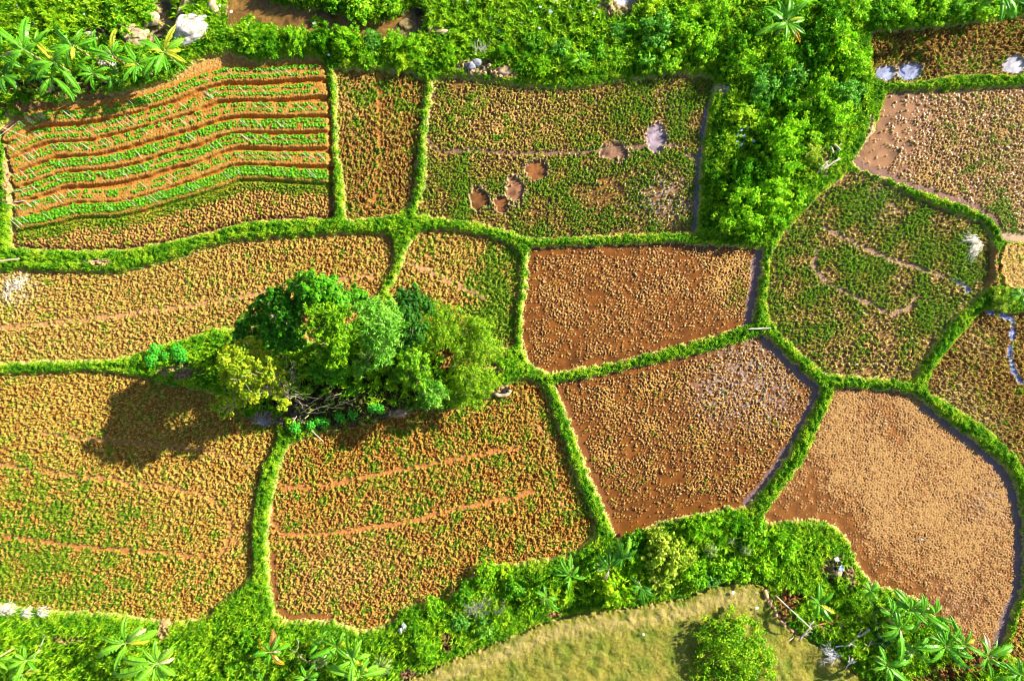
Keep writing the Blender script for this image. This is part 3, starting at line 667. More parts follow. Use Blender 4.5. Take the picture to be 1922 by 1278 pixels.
# the ground object also runs out to the horizon
jj, ii = np.nonzero(FO == 0)
a = jj * NX + ii
q = np.stack([a, a + 1, a + 1 + NX, a + NX], 1)
u, inv = np.unique(q.ravel(), return_inverse=True)
V = np.stack([GX.ravel()[u], GY.ravel()[u], H.ravel()[u]], 1)
n0 = len(V); R_ = 2500.0
ring = np.array([(-R_, -R_, -1.6), (R_, -R_, -1.6), (R_, R_, -1.6), (-R_, R_, -1.6), (X0, Y0, -1.2), (X1, Y0, -1.2), (X1, Y1, -1.2), (X0, Y1, -1.2)])
quads = np.array([(0, 1, 5, 4), (1, 2, 6, 5), (2, 3, 7, 6), (3, 0, 4, 7)]) + n0
V = np.concatenate([V, ring]); CG = np.concatenate([CC.reshape(-1, 4)[u], np.tile((0.09, 0.11, 0.02, 0), (8, 1))])
tag(link('ground', npmesh('ground', V, [inv.reshape(-1, 4), quads], M_SOIL, CG, smooth=True)), 'rough ground of turf and bare soil between the fields', 'ground', None, 'structure')
for k_, key in enumerate(FKEYS):
    cut(k_ + 1, 'grass_field' if key == 'meadow' else ('vegetable_field' if key == 'veg' else 'paddy_field'), F[key]['label'], M_SOIL, 'field')
for i_, (lb_, line) in enumerate(BANKS): cut(100 + i_, 'field_bank', lb_, M_SOIL, 'bank')
for i_, (nm_, lb_, poly, wc) in enumerate(STREAMS): cut(200 + i_, ['stream', 'stream', 'pool'][i_], lb_, M_WATER, 'water')
for (p_, lb_) in PONDS: cut(p_, 'puddle', lb_, M_WATER, 'water')


# ------------------------------------------------------------------ grass and stubble, built blade by blade
def blades(x, y, z, length, width, lean, colr, r):
    """one bent leaf per position: two triangles; arrays in, vertices, faces, colours out"""
    n = len(x)
    az = r.uniform(0, 2 * np.pi, n); dx, dy = np.cos(az), np.sin(az)
    base = np.stack([x, y, z], 1)
    side = np.stack([-dy, dx, np.zeros(n)], 1) * (width * 0.5)[:, None]
    out = np.stack([dx * lean, dy * lean, np.zeros(n)], 1)
    mid = base + out * (length * 0.45)[:, None] + np.stack([0 * x, 0 * x, length * 0.62], 1)
    tip = base + out * length[:, None] * 1.15 + np.stack([0 * x, 0 * x, length * (1 - 0.45 * np.clip(lean, 0, 1))], 1)
    V = np.concatenate([base - side * .7, base + side * .7, mid + side, mid - side, tip])
    a = np.arange(n)
    Q = np.stack([a, a + n, a + 2 * n, a + 3 * n], 1); T = np.stack([a + 3 * n, a + 2 * n, a + 4 * n], 1)
    return V, Q, T, np.tile(colr, (5, 1))


def scatter(mask, density, r):
    """random points with a density per square metre given by mask*density"""
    m = mask * density * ST * ST
    cnt = r.poisson(m)
    jj, ii = np.nonzero(cnt)
    rep = cnt[jj, ii]
    jj = np.repeat(jj, rep); ii = np.repeat(ii, rep)
    return xs[ii] + r.uniform(-.5, .5, len(ii)) * ST, ys[jj] + r.uniform(-.5, .5, len(ii)) * ST, jj, ii


def grow(name, label, mask, density, ln, wd, lean, pal, tone, r, cat='grass'):
    x, y, jj, ii = scatter(mask, density, r)
    n = len(x)
    t = np.clip(tone[jj, ii] + r.normal(0, 0.22, n), 0, 1)
    pal = np.array(pal); k = t * (len(pal) - 1); k0 = np.clip(k.astype(int), 0, len(pal) - 2)
    c = pal[k0] + (pal[k0 + 1] - pal[k0]) * (k - k0)[:, None]
    c = c * r.uniform(0.7, 1.3, (n, 1))
    L_ = r.uniform(*ln, n); W_ = r.uniform(*wd, n)
    V, Q, T, C = blades(x, y, H[jj, ii] - 0.02, L_, W_, r.uniform(*lean, n), c, r)
    me = npmesh(name, V, [Q, T], M_BLADE, C)
    return tag(link(name, me), label, cat, None, 'stuff')


inview = (np.abs(GX) < 51) & (np.abs(GY) < 35.5)
nearb = sst(1.6, 1.0, dout)
path = sst(0.26, 0.10, bankd + 0.05 * N_MID) * np.clip(0.5 + 0.5 * N_W + 0.3 * N_G2, 0, 1) * (fid < 0)
GP = [(0.054, 0.2175, 0.0024), (0.1148, 0.348, 0.0036), (0.216, 0.4785, 0.006), (0.378, 0.5655, 0.0132), (0.621, 0.609, 0.06)]
r_ = np.random.default_rng(21)
grow('grass', 'short bright green grass covering the banks between the fields', GRASS * inview * nearb * (1 - 0.6 * path), 400, (0.09, 0.21), (0.03, 0.06), (0.2, 0.9), GP,
     np.clip(GTONE * 0.65 + 0.36 * sst(0.38, 0.10, dout) - 0.25 * path, 0, 1), r_)
grow('grass', 'rank taller grass and weeds of the verges and stream banks', GRASS * inview * (1 - nearb), 260, (0.18, 0.7), (0.05, 0.09), (0.15, 0.8), GP[:4], np.clip(0.42 + 0.55 * (GTONE - .5) + 0.28 * N_G + 0.12 * N_E2, 0, 1), r_)
SP = [(0.072, 0.247, 0.0035), (0.168, 0.325, 0.007), (0.336, 0.364, 0.0196), (0.6, 0.52, 0.105)]
notm = (fid != FKEYS.index('meadow'))
grow('rice_stubble', 'short green and straw coloured stubble and weeds standing in the fields', TUFT * inview * notm, 170, (0.08, 0.22), (0.035, 0.07), (0.2, 0.9), SP, TCOL, r_, 'stubble')
MP = [(0.102, 0.2195, 0.003), (0.187, 0.2541, 0.0055), (0.289, 0.3003, 0.015), (0.408, 0.4274, 0.035)]
grow('grass', 'short dry olive grass of the mown slope at the bottom edge', TUFT * inview * (~notm), 260, (0.04, 0.11), (0.025, 0.05), (0.3, 1.0), MP, TCOL, r_)
# ------------------------------------------------------------------ foliage
def crown_mesh(name, lobes, n, size, pal, r, elong=1.7, clumps=22, up=0.45, radial=0.0, fill=0.22, mat=None, under=-0.35, cl_r=0.24):
    """leafy crown: lobes (x,y,z,r[,zscale]); n leaves of about `size` metres in clumps over the lobes"""
    lobes = [(*l, 0.85) if len(l) == 4 else l for l in lobes]
    L = np.array(lobes, float); wgt = L[:, 3] ** 2; wgt /= wgt.sum()
    pal = np.array(pal)
    P, NRM, TONE = [], [], []
    for l, wv in zip(L, wgt):
        m = max(int(n * wv), 12); kc = max(int(clumps * 0.6 * (l[3] / L[:, 3].max()) ** 2), 5)
        d = r.normal(size=(kc * 6, 3)); d /= np.linalg.norm(d, axis=1)[:, None]
        d = d[d[:, 2] > under][:kc]; kc = len(d)
        cr = l[3] * r.uniform(0.6, 1.15, kc)
        tone = r.uniform(0, 1, kc)
        pick = r.integers(0, kc, m)
        off = r.normal(size=(m, 3)) * (cl_r * l[3])
        p = d[pick] * cr[pick][:, None] + off * np.array([1, 1, 0.7])
        inner = r.uniform(size=m) < fill
        p[inner] *= r.uniform(0.45, 0.85, inner.sum())[:, None]
        nn = p / (np.linalg.norm(p, axis=1)[:, None] + 1e-6)
        loc = off / (np.linalg.norm(off, axis=1)[:, None] + 1e-6)
        nrm = nn * 0.7 + loc * 0.6 + np.array([0, 0, up]) + r.normal(size=(m, 3)) * 0.45
        p[:, 2] *= l[4]
        P.append(p + l[:3]); NRM.append(nrm); TONE.append(np.clip(tone[pick] * 0.6 + r.uniform(0, 0.4, m), 0, 1))
    P = np.concatenate(P); NRM = np.concatenate(NRM); t = np.concatenate(TONE); m = len(P)
    NRM /= np.linalg.norm(NRM, axis=1)[:, None]
    tg = r.normal(size=(m, 3)) + radial * NRM * 3
    if radial == 0: tg -= NRM * (tg * NRM).sum(1)[:, None]
    tg /= np.linalg.norm(tg, axis=1)[:, None]
    bt = np.cross(NRM + 1e-3, tg); bt /= (np.linalg.norm(bt, axis=1)[:, None] + 1e-6)
    s = size * r.uniform(0.65, 1.3, m)[:, None]
    a = P - tg * s * 0.5; b = P + bt * s * 0.5 / elong + NRM * s * 0.08; c = P + tg * s * 0.5; e = P - bt * s * 0.5 / elong + NRM * s * 0.08
    V = np.stack([a, b, c, e], 1).reshape(-1, 3)
    k = t * (len(pal) - 1); k0 = np.clip(k.astype(int), 0, len(pal) - 2)
    C = pal[k0] + (pal[k0 + 1] - pal[k0]) * (k - k0)[:, None]
    C = C * r.uniform(0.75, 1.25, (m, 1))
    return npmesh(name, V, np.arange(4 * m).reshape(-1, 4), mat or M_LEAF, np.repeat(C, 4, 0))


def tubes(paths, sides=6):
    """paths: list of (points, radii): one mesh of tapered tubes"""
    V, Q = [], []
    off = 0
    for pts, rad in paths:
        pts = np.array(pts, float); n = len(pts)
        rad = np.linspace(rad[0], rad[1], n) if len(rad) == 2 and n != 2 else np.array(rad, float)
        d = np.gradient(pts, axis=0); d /= np.linalg.norm(d, axis=1)[:, None] + 1e-9
        ref = np.where(np.abs(d[:, 2:3]) > 0.9, np.array([[1., 0, 0]]), np.array([[0, 0, 1.]]))
        u = np.cross(d, ref); u /= np.linalg.norm(u, axis=1)[:, None] + 1e-9
        v = np.cross(d, u)
        an = np.linspace(0, 2 * np.pi, sides, endpoint=False)
        ringv = pts[:, None, :] + rad[:, None, None] * (np.cos(an)[None, :, None] * u[:, None, :] + np.sin(an)[None, :, None] * v[:, None, :])
        V.append(ringv.reshape(-1, 3))
        for i in range(n - 1):
            for k in range(sides):
                k2 = (k + 1) % sides
                Q.append((off + i * sides + k, off + i * sides + k2, off + (i + 1) * sides + k2, off + (i + 1) * sides + k))
        e0 = off + n * sides
        V.append(pts[[0, -1]])
        for k in range(sides):
            k2 = (k + 1) % sides
            Q.append((e0, off + k2, off + k, e0)); Q.append((e0 + 1, off + (n - 1) * sides + k, off + (n - 1) * sides + k2, e0 + 1))
        off = e0 + 2
    Q = np.array(Q)
    tri = Q[:, 0] == Q[:, 3]
    return np.concatenate(V), [Q[~tri], Q[tri][:, :3]]


def tube_mesh(name, paths, mat, sides=6, bend=0):
    V, Q = tubes(paths, sides)
    return npmesh(name, V, Q, mat, smooth=True)


def limb(a, b, r, n=5, wob=0.08):
    a, b = np.array(a, float), np.array(b, float)
    t = np.linspace(0, 1, n)[:, None]
    p = a + (b - a) * t
    L = np.linalg.norm(b - a)
    p[1:-1] += r.normal(size=(n - 2, 3)) * wob * L
    return p


def branching(a, direc, length, rad, depth, r, paths, spread=0.6, up=0.15):
    b = np.array(a) + np.array(direc) * length
    p = limb(a, b, r, 4, 0.07)
    paths.append((p, (rad, rad * 0.6)))
    if depth == 0: return
    for _ in range(r.integers(2, 4)):
        d = np.array(direc) + r.normal(size=3) * spread + np.array([0, 0, up]); d /= np.linalg.norm(d)
        q = p[r.integers(2, 4)]
        branching(q, d, length * r.uniform(0.55, 0.85), rad * 0.6, depth - 1, r, paths, spread, up)


# ------------------------------------------------------------------ the clump of tall trees
DKG = [(0.0187, 0.1012, 0.0028), (0.0413, 0.2024, 0.0042), (0.0844, 0.3496, 0.007), (0.1688, 0.4968, 0.0098)]
MDG = [(0.027, 0.136, 0.0035), (0.0675, 0.304, 0.0056), (0.135, 0.448, 0.0084), (0.24, 0.576, 0.014)]
LIME = [(0.0425, 0.1729, 0.0027), (0.1275, 0.3591, 0.0043), (0.2656, 0.532, 0.0076), (0.425, 0.6384, 0.0162)]
SILV = [(0.06, 0.27, 0.0113), (0.1442, 0.4455, 0.0265), (0.2884, 0.594, 0.0605), (0.4807, 0.7425, 0.1058)]
FEATH = [(0.0622, 0.1879, 0.0024), (0.1452, 0.3383, 0.0043), (0.2695, 0.4636, 0.0077), (0.4147, 0.5513, 0.0192)]
YEL = [(0.1105, 0.2375, 0.007), (0.238, 0.4, 0.0098), (0.3995, 0.5125, 0.014), (0.527, 0.6, 0.021), (0.425, 0.3375, 0.021)]


def tree(label, cx, cy, h, lobes, n, size, pal, seed, name='broadleaf_tree', trunk_mat=None, group='trees of the middle clump', bare=None, base=None, **k):
    """lobes: (photo x, photo y, radius px, height of the lobe's middle)"""
    r = np.random.default_rng(seed)
    bx, by = at(*(base or (cx, cy)), h * 0.7)
    z0 = gz(bx, by)
    t = empty(name, (bx, by, z0), 0, label, 'tree', group)
    LL = []
    main = []
    for l in lobes:
        x, y = at(l[0], l[1], l[3]); rr = l[2] / PX * (1 - l[3] / CAMH)
        main.append((x - bx, y - by, l[3] - z0, rr))
        LL.append((x - bx, y - by, l[3] - z0 - 0.15 * rr, rr * 0.62))
        for q_ in range(6):                                # boughs of unequal reach
            a = 2 * math.pi * (q_ + r.uniform(-.45, .45)) / 6; d = rr * r.uniform(0.45, 0.85)
            LL.append((x - bx + d * math.cos(a), y - by + d * math.sin(a), l[3] - z0 + rr * r.uniform(-.45, .35), rr * r.uniform(0.24, 0.46)))
    top = max(l[2] for l in LL)
    paths = [(limb((0, 0, -0.2), (0.1, 0.1, top * 0.6), r, 6, 0.02), (0.10 + h * 0.022, 0.06 + h * 0.010))]
    for l in main:
        p = limb(paths[0][0][r.integers(2, 5)], (l[0], l[1], l[2] + 0.1 * l[3]), r, 6, 0.05)
        paths.append((p, (0.05 + 0.008 * h, 0.03)))
        for _ in range(4):
            d = r.normal(size=3); d[2] = abs(d[2]); d /= np.linalg.norm(d)
            paths.append((limb(p[3], np.array(l[:3]) + d * l[3] * 0.8, r, 4, 0.06), (0.04, 0.012)))
    link('trunk', tube_mesh('trunk', paths, trunk_mat or M_BARK, 7), t)
    link('crown', crown_mesh('crown', LL, int(n * 1.05), size, pal, r, **k), t)
    if bare:
        for (ax, ay, az, ex, ey, ez, rad) in bare:
            paths = []
            x0, y0 = at(ax, ay, az); x1, y1 = at(ex, ey, ez)
            d = np.array((x1 - x0, y1 - y0, ez - az)); L_ = np.linalg.norm(d)
            branching((x0 - bx, y0 - by, az - z0), d / L_, L_ * 0.55, rad, 3, r, paths, 0.55, 0.05)
            link('bare_branch', tube_mesh('bare_branch', paths, M_PBARK, 5), t)
    return t


tree('dark green spreading tree at the left end of the middle clump', 510, 590, 11,
     [(523, 566, 36, 10.3), (538, 590, 36, 10.7), (520, 622, 34, 9.2), (482, 592, 26, 8.1), (458, 615, 24, 6.2), (446, 636, 20, 4.8), (500, 640, 30, 6.1), (548, 640, 28, 6.1)],
     11000, 0.30, DKG, 1, clumps=60, cl_r=0.2)
tree('tall bright green tree at the top of the middle clump', 588, 550, 12,
     [(567, 536, 28, 11.5), (597, 537, 30, 12.0), (622, 552, 28, 11.1), (580, 565, 30, 10.3), (640, 575, 20, 9.7)], 8000, 0.30, MDG, 2, clumps=60, cl_r=0.2)
tree('lime green tree with upright leaf tufts in the middle of the clump', 608, 620, 12,
     [(604, 585, 30, 11.8), (628, 592, 28, 11.9), (600, 618, 28, 11.5), (630, 624, 28, 11.5), (637, 650, 26, 10.3), (602, 668, 22, 9.2), (634, 676, 20, 8.6)], 9500, 0.27, LIME, 3, clumps=46, cl_r=0.17, elong=2.2, radial=0.5)
tree('low dark green tree under the lime tree on its lower side', 610, 698, 5.0, [(598, 698, 20, 4.4), (626, 697, 24, 5.1)], 3000, 0.26, MDG, 4, clumps=40)
tree('small bright green treetop between the lime tree and the field above', 672, 556, 7.0, [(668, 556, 20, 7.0), (688, 570, 16, 6.6)], 2400, 0.28, MDG, 5, clumps=40)
tree('silvery green tree with long narrow leaves in the middle clump', 710, 618, 10,
     [(704, 590, 34, 9.5), (716, 614, 38, 10.2), (698, 630, 30, 9.2), (724, 650, 28, 8.3), (738, 588, 22, 8.3), (680, 686, 22, 5.5), (716, 672, 22, 6.4)], 6500, 0.42, SILV, 6, clumps=50, elong=4.2, radial=0.6, cl_r=0.22)
tree('deep green tree right of the silvery one at the upper edge of the clump', 768, 580, 8.0,
     [(762, 558, 24, 7.6), (790, 572, 24, 7.2), (760, 596, 26, 7.4), (776, 622, 24, 6.6), (752, 640, 22, 6.0)], 7000, 0.27, [(0.012, 0.075, 0.004), (0.03, 0.15, 0.006), (0.06, 0.23, 0.012), (0.12, 0.32, 0.02)], 7, clumps=50)
tree('round leafy tree just above the small silvery shrub', 776, 686, 6.5,
     [(772, 672, 28, 6.0), (788, 690, 26, 6.0), (764, 700, 24, 5.4), (782, 712, 22, 5.0), (745, 706, 16, 4.2)], 6500, 0.25, LIME[:3] + [(0.26, 0.42, 0.03)], 8, clumps=50, cl_r=0.18, elong=2.2)
tree('feathery yellow green tree beside the five sided field', 826, 606, 6.0,
     [(812, 598, 28, 5.4), (838, 594, 26, 5.2), (826, 626, 30, 5.6), (806, 640, 24, 5.0), (852, 618, 24, 4.8)], 8500, 0.20, FEATH, 9, clumps=60, elong=2.4, cl_r=0.22, fill=.15)
tree('feathery yellow green tree at the right end of the clump', 895, 640, 5.5,
     [(880, 620, 30, 5.0), (906, 612, 24, 4.0), (902, 646, 34, 5.0), (870, 648, 28, 5.0), (926, 662, 24, 3.6)], 9500, 0.19, FEATH, 10, clumps=60, elong=2.4, cl_r=0.24, fill=.15)
tree('feathery yellow green tree hanging over the rust orange field', 876, 708, 5.0,
     [(872, 690, 30, 4.6), (898, 700, 28, 4.2), (876, 724, 30, 4.2), (860, 744, 24, 3.2), (912, 724, 22, 3.0), (892, 752, 20, 2.4)], 9000, 0.19, FEATH, 11, clumps=60, elong=2.4, cl_r=0.24, fill=.15)
tree('yellowing tree with bare pale twigs on its right side', 468, 700, 9.4,
     [(447, 664, 31, 8.6), (474, 654, 28, 8.6), (490, 690, 30, 9.0), (452, 692, 37, 9.2), (430, 704, 23, 7.8), (468, 728, 30, 8.0), (444, 744, 25, 6.8), (418, 766, 23, 5.2), (508, 700, 23, 8.0), (524, 728, 21, 6.8), (532, 755, 15, 5.8)],
     14000, 0.24, YEL, 12, trunk_mat=M_PBARK, group=None, clumps=50, cl_r=0.2, fill=.2, base=(500, 740),
     bare=[(490, 715, 5.5, 545, 690, 8.0, 0.05), (495, 725, 5.5, 575, 715, 7.0, 0.055), (500, 735, 5.0, 560, 745, 6.5, 0.045), (470, 735, 5.2, 430, 760, 6.2, 0.04), (480, 700, 6, 500, 660, 9.0, 0.035), (520, 705, 6.4, 555, 690, 7.2, .04)])
tree('small round silvery green shrub tree at the lower edge of the clump', 811, 738, 5.4,
     [(808, 732, 24, 4.8), (820, 742, 22, 4.6), (800, 748, 20, 4.2)], 3200, 0.36, SILV, 13, clumps=40, elong=4.5, radial=0.8, group=None, name='silver_shrub')

# ------------------------------------------------------------------ shrubs of the thickets and stream sides
T_DEEP = [(0.025, 0.1414, 0.0019), (0.0702, 0.2829, 0.0032), (0.1482, 0.4326, 0.0063), (0.2964, 0.599, 0.0189)]
T_FRESH = [(0.054, 0.2208, 0.0028), (0.162, 0.46, 0.0056), (0.342, 0.6808, 0.0126), (0.648, 0.8, 0.049)]
T_BLUE = [(0.039, 0.195, 0.0108), (0.104, 0.375, 0.0252), (0.221, 0.54, 0.063), (0.416, 0.705, 0.144)]
T_PALE = [(0.143, 0.2875, 0.0105), (0.308, 0.475, 0.021), (0.484, 0.6, 0.049), (0.66, 0.725, 0.126)]
T_LIME = [(0.105, 0.304, 0.0035), (0.27, 0.56, 0.007), (0.495, 0.72, 0.014), (0.75, 0.8, 0.042)]
TONES = {'deep green': T_DEEP, 'fresh green': T_FRESH, 'bluish green': T_BLUE, 'pale yellow green': T_PALE, 'lime green': T_LIME}
_shrub = {}


def shrub_proto(tone, variant, form):
    key = (tone, variant, form)
    if key not in _shrub:
        r = np.random.default_rng(500 + variant * 7 + len(tone) * 13 + len(form))
        lob = [(0, 0, 0.42, 0.62, 0.8)]
        for i in range(13):
            a = 2.4 * i + r.uniform(-.4, .4); d = 0.25 + 0.62 * math.sqrt((i + r.uniform(0, 1)) / 13); rr = r.uniform(0.15, 0.36)
            lob.append((d * math.cos(a), d * math.sin(a), 0.12 + 0.75 * rr * r.uniform(.6, 1.2), rr, 0.85))
        n, sz, el = (2300, 0.135, 2.0) if form == 'fine' else ((1500, 0.17, 1.7) if form == 'leafy' else (2200, 0.24, 5.0))
        me = crown_mesh('foliage', lob, n, sz, TONES[tone], r, elong=el, clumps=34, cl_r=0.13, up=0.25, radial=1.2 if form == 'grassy' else 0.3, fill=0.25, under=-0.1)
        paths = []
        for i in range(5):
            l = lob[r.integers(1, 13)]
            paths.append((limb((0, 0, -0.15), (l[0], l[1], l[2]), r, 4, 0.06), (0.03, 0.012)))
        _shrub[key] = (me, tube_mesh('stem', paths, M_BARK, 5))
    return _shrub[key]


def shrub(i, px, py, rpx, tone, form, label, hs=1.0, group=None):
    r = np.random.default_rng(9000 + i)
    R = rpx / PX
    hs = hs * 1.35
    h = R * hs
    x, y = at(px, py, h * 0.7)
    fo, st = shrub_proto(tone, i % 3, form)
    t = empty('shrub', (x, y, gz(x, y)), r.uniform(0, 6.28), label, 'shrub', group)
    a = link('foliage', fo, t); b = link('stem', st, t)
    ex = r.uniform(0.85, 1.2)
    for o in (a, b): o.scale = (R * ex, R / ex, R * hs * 1.15)
    return t


LAND = [(1475, 45, 'the lone big banana plant'), (1680, 136, 'the bright sky blue puddle'), (1170, 5, 'the pale pool on bare mud'), (905, 128, 'the heap of grey rubble'), (1550, 310, 'the pile of weathered timber'),
        (1335, 150, 'the top right corner of the wide stubble plot'), (1325, 330, 'the upright bank right of the stubble plot'), (1430, 462, 'the top right corner of the red square field'), (1655, 190, 'the dry bank of the pale mauve field'),
        (640, 45, 'the brown stream'), (370, 50, 'the big white boulder'), (800, 64, 'the sandy end of the stream'), (1065, 30, 'the scattered white litter'), (250, 65, 'the tan boulder'),
        (1150, 1010, 'the lower corner of the red brown flooded field'), (1535, 1132, 'the lone young banana plant by the brown pit'), (1470, 1135, 'the brown pit'), (906, 1135, 'the dead grey bush'), (1065, 1076, 'the dark green banana plant'), (1570, 1062, 'the small grey rubbish heap'),
        (1372, 1210, 'the big round bush on the mown slope'), (758, 1175, 'the two white bags'), (664, 1235, 'the tall banana clump at the bottom edge'), (1710, 1160, 'the lower right banana grove'), (270, 1215, 'the pair of pale banana plants'), (130, 120, 'the upper left banana grove'), (511, 1220, 'the banana plant with orange dead leaves'), (945, 1200, 'the upper edge of the mown slope')]


def where_words(px, py):
    c = sorted(LAND, key=lambda l: (l[0] - px) ** 2 + (l[1] - py) ** 2)[:2]
    out = []
    for l in c:
        dx, dy = px - l[0], py - l[1]; d = math.hypot(dx, dy)
        side = ('right of' if dx > 0 else 'left of') if abs(dx) > abs(dy) * 1.3 else (('below' if dy > 0 else 'above') if abs(dy) > abs(dx) * 1.3 else (('below' if dy > 0 else 'above') + ' and ' + ('right of' if dx > 0 else 'left of')))
        out.append((('close ' if d < 45 else ('far ' if d > 110 else '')) + side, l[2]))
    return out


SHRUBS = [  # photo x, y, radius, tone, form, height factor
    # upper right thicket
    (1296, 42, 44, 'fresh green', 'fine', .75), (1348, 30, 34, 'fresh green', 'fine', .7), (1324, 80, 36, 'fresh green', 'fine', .7), (1376, 86, 30, 'deep green', 'fine', .7), (1400, 120, 38, 'fresh green', 'fine', .75), (1434, 160, 34, 'bluish green', 'fine', .75),
    (1430, 40, 34, 'deep green', 'fine', .6), (1475, 104, 36, 'fresh green', 'fine', .8), (1530, 96, 38, 'deep green', 'fine', .8), (1555, 42, 40, 'deep green', 'fine', .7), (1574, 80, 44, 'fresh green', 'fine', .85), (1600, 120, 36, 'fresh green', 'fine', .8), (1496, 140, 36, 'bluish green', 'fine', .8),
    (1540, 172, 36, 'fresh green', 'fine', .8), (1478, 188, 32, 'deep green', 'fine', .8), (1505, 210, 30, 'fresh green', 'fine', .8), (1592, 176, 34, 'bluish green', 'fine', .8), (1566, 222, 38, 'fresh green', 'fine', .75), (1610, 225, 24, 'deep green', 'fine', .6), (1530, 250, 24, 'bluish green', 'fine', .7),
    (1462, 262, 46, 'fresh green', 'fine', 1.0), (1510, 250, 38, 'fresh green', 'fine', .9), (1470, 300, 42, 'fresh green', 'fine', .9), (1520, 292, 28, 'pale yellow green', 'fine', .8), (1408, 326, 38, 'deep green', 'fine', .9), (1398, 372, 44, 'fresh green', 'fine', .95), (1444, 350, 38, 'fresh green', 'fine', .9),
    (1366, 408, 30, 'fresh green', 'fine', .8), (1456, 398, 36, 'fresh green', 'fine', .8), (1415, 416, 36, 'fresh green', 'fine', .85), (1490, 372, 26, 'fresh green', 'fine', .7), (1392, 222, 30, 'lime green', 'fine', .6), (1372, 262, 24, 'lime green', 'leafy', .5), (1420, 205, 26, 'deep green', 'fine', .6), (1350, 335, 24, 'deep green', 'grassy', .6),
    (1700, 24, 34, 'fresh green', 'fine', .6), (1752, 22, 34, 'fresh green', 'fine', .6), (1800, 14, 32, 'deep green', 'fine', .6), (1658, 26, 32, 'deep green', 'fine', .6), (1848, 16, 28, 'fresh green', 'fine', .6), (1612, 22, 30, 'fresh green', 'fine', .6), (1500, 6, 34, 'fresh green', 'fine', .6),
    (1190, 48, 30, 'deep green', 'leafy', .7), (1160, 60, 24, 'bluish green', 'grassy', .7), (1236, 56, 38, 'bluish green', 'fine', .7), (1262, 90, 30, 'fresh green', 'fine', .6), (1226, 16, 28, 'lime green', 'fine', .5), (1210, 112, 28, 'deep green', 'leafy', .6), (1256, 118, 26, 'fresh green', 'fine', .5), (1158, 108, 26, 'fresh green', 'leafy', .5),
    (1050, 92, 28, 'bluish green', 'leafy', .7), (1085, 118, 28, 'fresh green', 'leafy', .6), (1120, 95, 26, 'deep green', 'leafy', .6), (1016, 122, 26, 'fresh green', 'grassy', .6), (985, 112, 20, 'deep green', 'grassy', .6), (948, 96, 22, 'deep green', 'grassy', .8), (1000, 84, 22, 'deep green', 'leafy', .5),
    # along the stream
    (462, 38, 18, 'fresh green', 'leafy', .9), (492, 66, 22, 'fresh green', 'grassy', .7), (508, 88, 26, 'deep green', 'grassy', .7), (470, 82, 24, 'fresh green', 'grassy', .6), (556, 76, 26, 'fresh green', 'grassy', .6), (604, 74, 28, 'deep green', 'grassy', .8), (648, 74, 30, 'fresh green', 'grassy', .85), (700, 76, 24, 'bluish green', 'grassy', .7), (740, 80, 24, 'fresh green', 'grassy', .7), (780, 92, 26, 'fresh green', 'grassy', .6), (840, 102, 24, 'fresh green', 'grassy', .6), (690, 105, 24, 'fresh green', 'grassy', .5), (760, 112, 26, 'lime green', 'grassy', .5),
    (226, 52, 24, 'fresh green', 'leafy', .8), (215, 18, 24, 'deep green', 'leafy', .6), (272, 22, 26, 'fresh green', 'leafy', .5), (590, 34, 13, 'lime green', 'leafy', .5), (680, 18, 30, 'fresh green', 'leafy', .6), (625, 2, 24, 'deep green', 'leafy', .6), (735, 10, 24, 'fresh green', 'leafy', .5), (110, 40, 26, 'lime green', 'grassy', .4), (398, 8, 16, 'lime green', 'leafy', .5), (318, 22, 12, 'deep green', 'leafy', .6),
    # lower strip
    (1252, 1046, 46, 'pale yellow green', 'leafy', .85), (1237, 1014, 28, 'pale yellow green', 'leafy', .8), (1286, 1046, 30, 'pale yellow green', 'leafy', .8), (1240, 1086, 30, 'pale yellow green', 'leafy', .7), (1304, 1078, 32, 'fresh green', 'leafy', .7), (1153, 1105, 36, 'lime green', 'leafy', .95),
    (1312, 990, 32, 'fresh green', 'grassy', .7), (1345, 985, 28, 'fresh green', 'grassy', .6), (1346, 1010, 24, 'deep green', 'grassy', .6), (1190, 1012, 22, 'deep green', 'leafy', .7), (1358, 1066, 30, 'fresh green', 'leafy', .6), (1392, 1072, 28, 'fresh green', 'leafy', .6), (1434, 1058, 32, 'fresh green', 'leafy', .6), (1470, 1026, 36, 'fresh green', 'grassy', .6), (1416, 1012, 32, 'fresh green', 'leafy', .6), (1384, 984, 28, 'deep green', 'grassy', .6), (1190, 1056, 24, 'fresh green', 'leafy', .6), (1330, 1086, 22, 'bluish green', 'leafy', .5),
    (914, 1074, 26, 'fresh green', 'leafy', .6), (946, 1068, 18, 'lime green', 'leafy', .6), (964, 1104, 26, 'deep green', 'leafy', .6), (1105, 1066, 24, 'deep green', 'leafy', .6), (813, 1138, 24, 'fresh green', 'leafy', .5), (785, 1182, 26, 'deep green', 'grassy', .6), (912, 1176, 28, 'bluish green', 'leafy', .7), (946, 1166, 18, 'lime green', 'leafy', .7), (865, 1166, 20, 'bluish green', 'leafy', .6), (804, 1216, 24, 'fresh green', 'grassy', .6), (872, 1116, 22, 'deep green', 'leafy', .6),
    (345, 1248, 26, 'fresh green', 'leafy', .4), (470, 1200, 28, 'deep green', 'leafy', .45), (440, 1235, 26, 'fresh green', 'leafy', .4), (480, 1255, 24, 'bluish green', 'leafy', .45), (540, 1200, 20, 'fresh green', 'leafy', .4), (180, 1240, 24, 'deep green', 'leafy', .35), (400, 1190, 22, 'lime green', 'leafy', .35),
    (560, 662 + 70, 18, 'deep green', 'grassy', .5), (665, 730, 22, 'deep green', 'grassy', .4), (375, 650, 20, 'deep green', 'grassy', .4), (412, 640, 20, 'deep green', 'leafy', .5), (1880, 560, 24, 'pale yellow green', 'grassy', .5)]
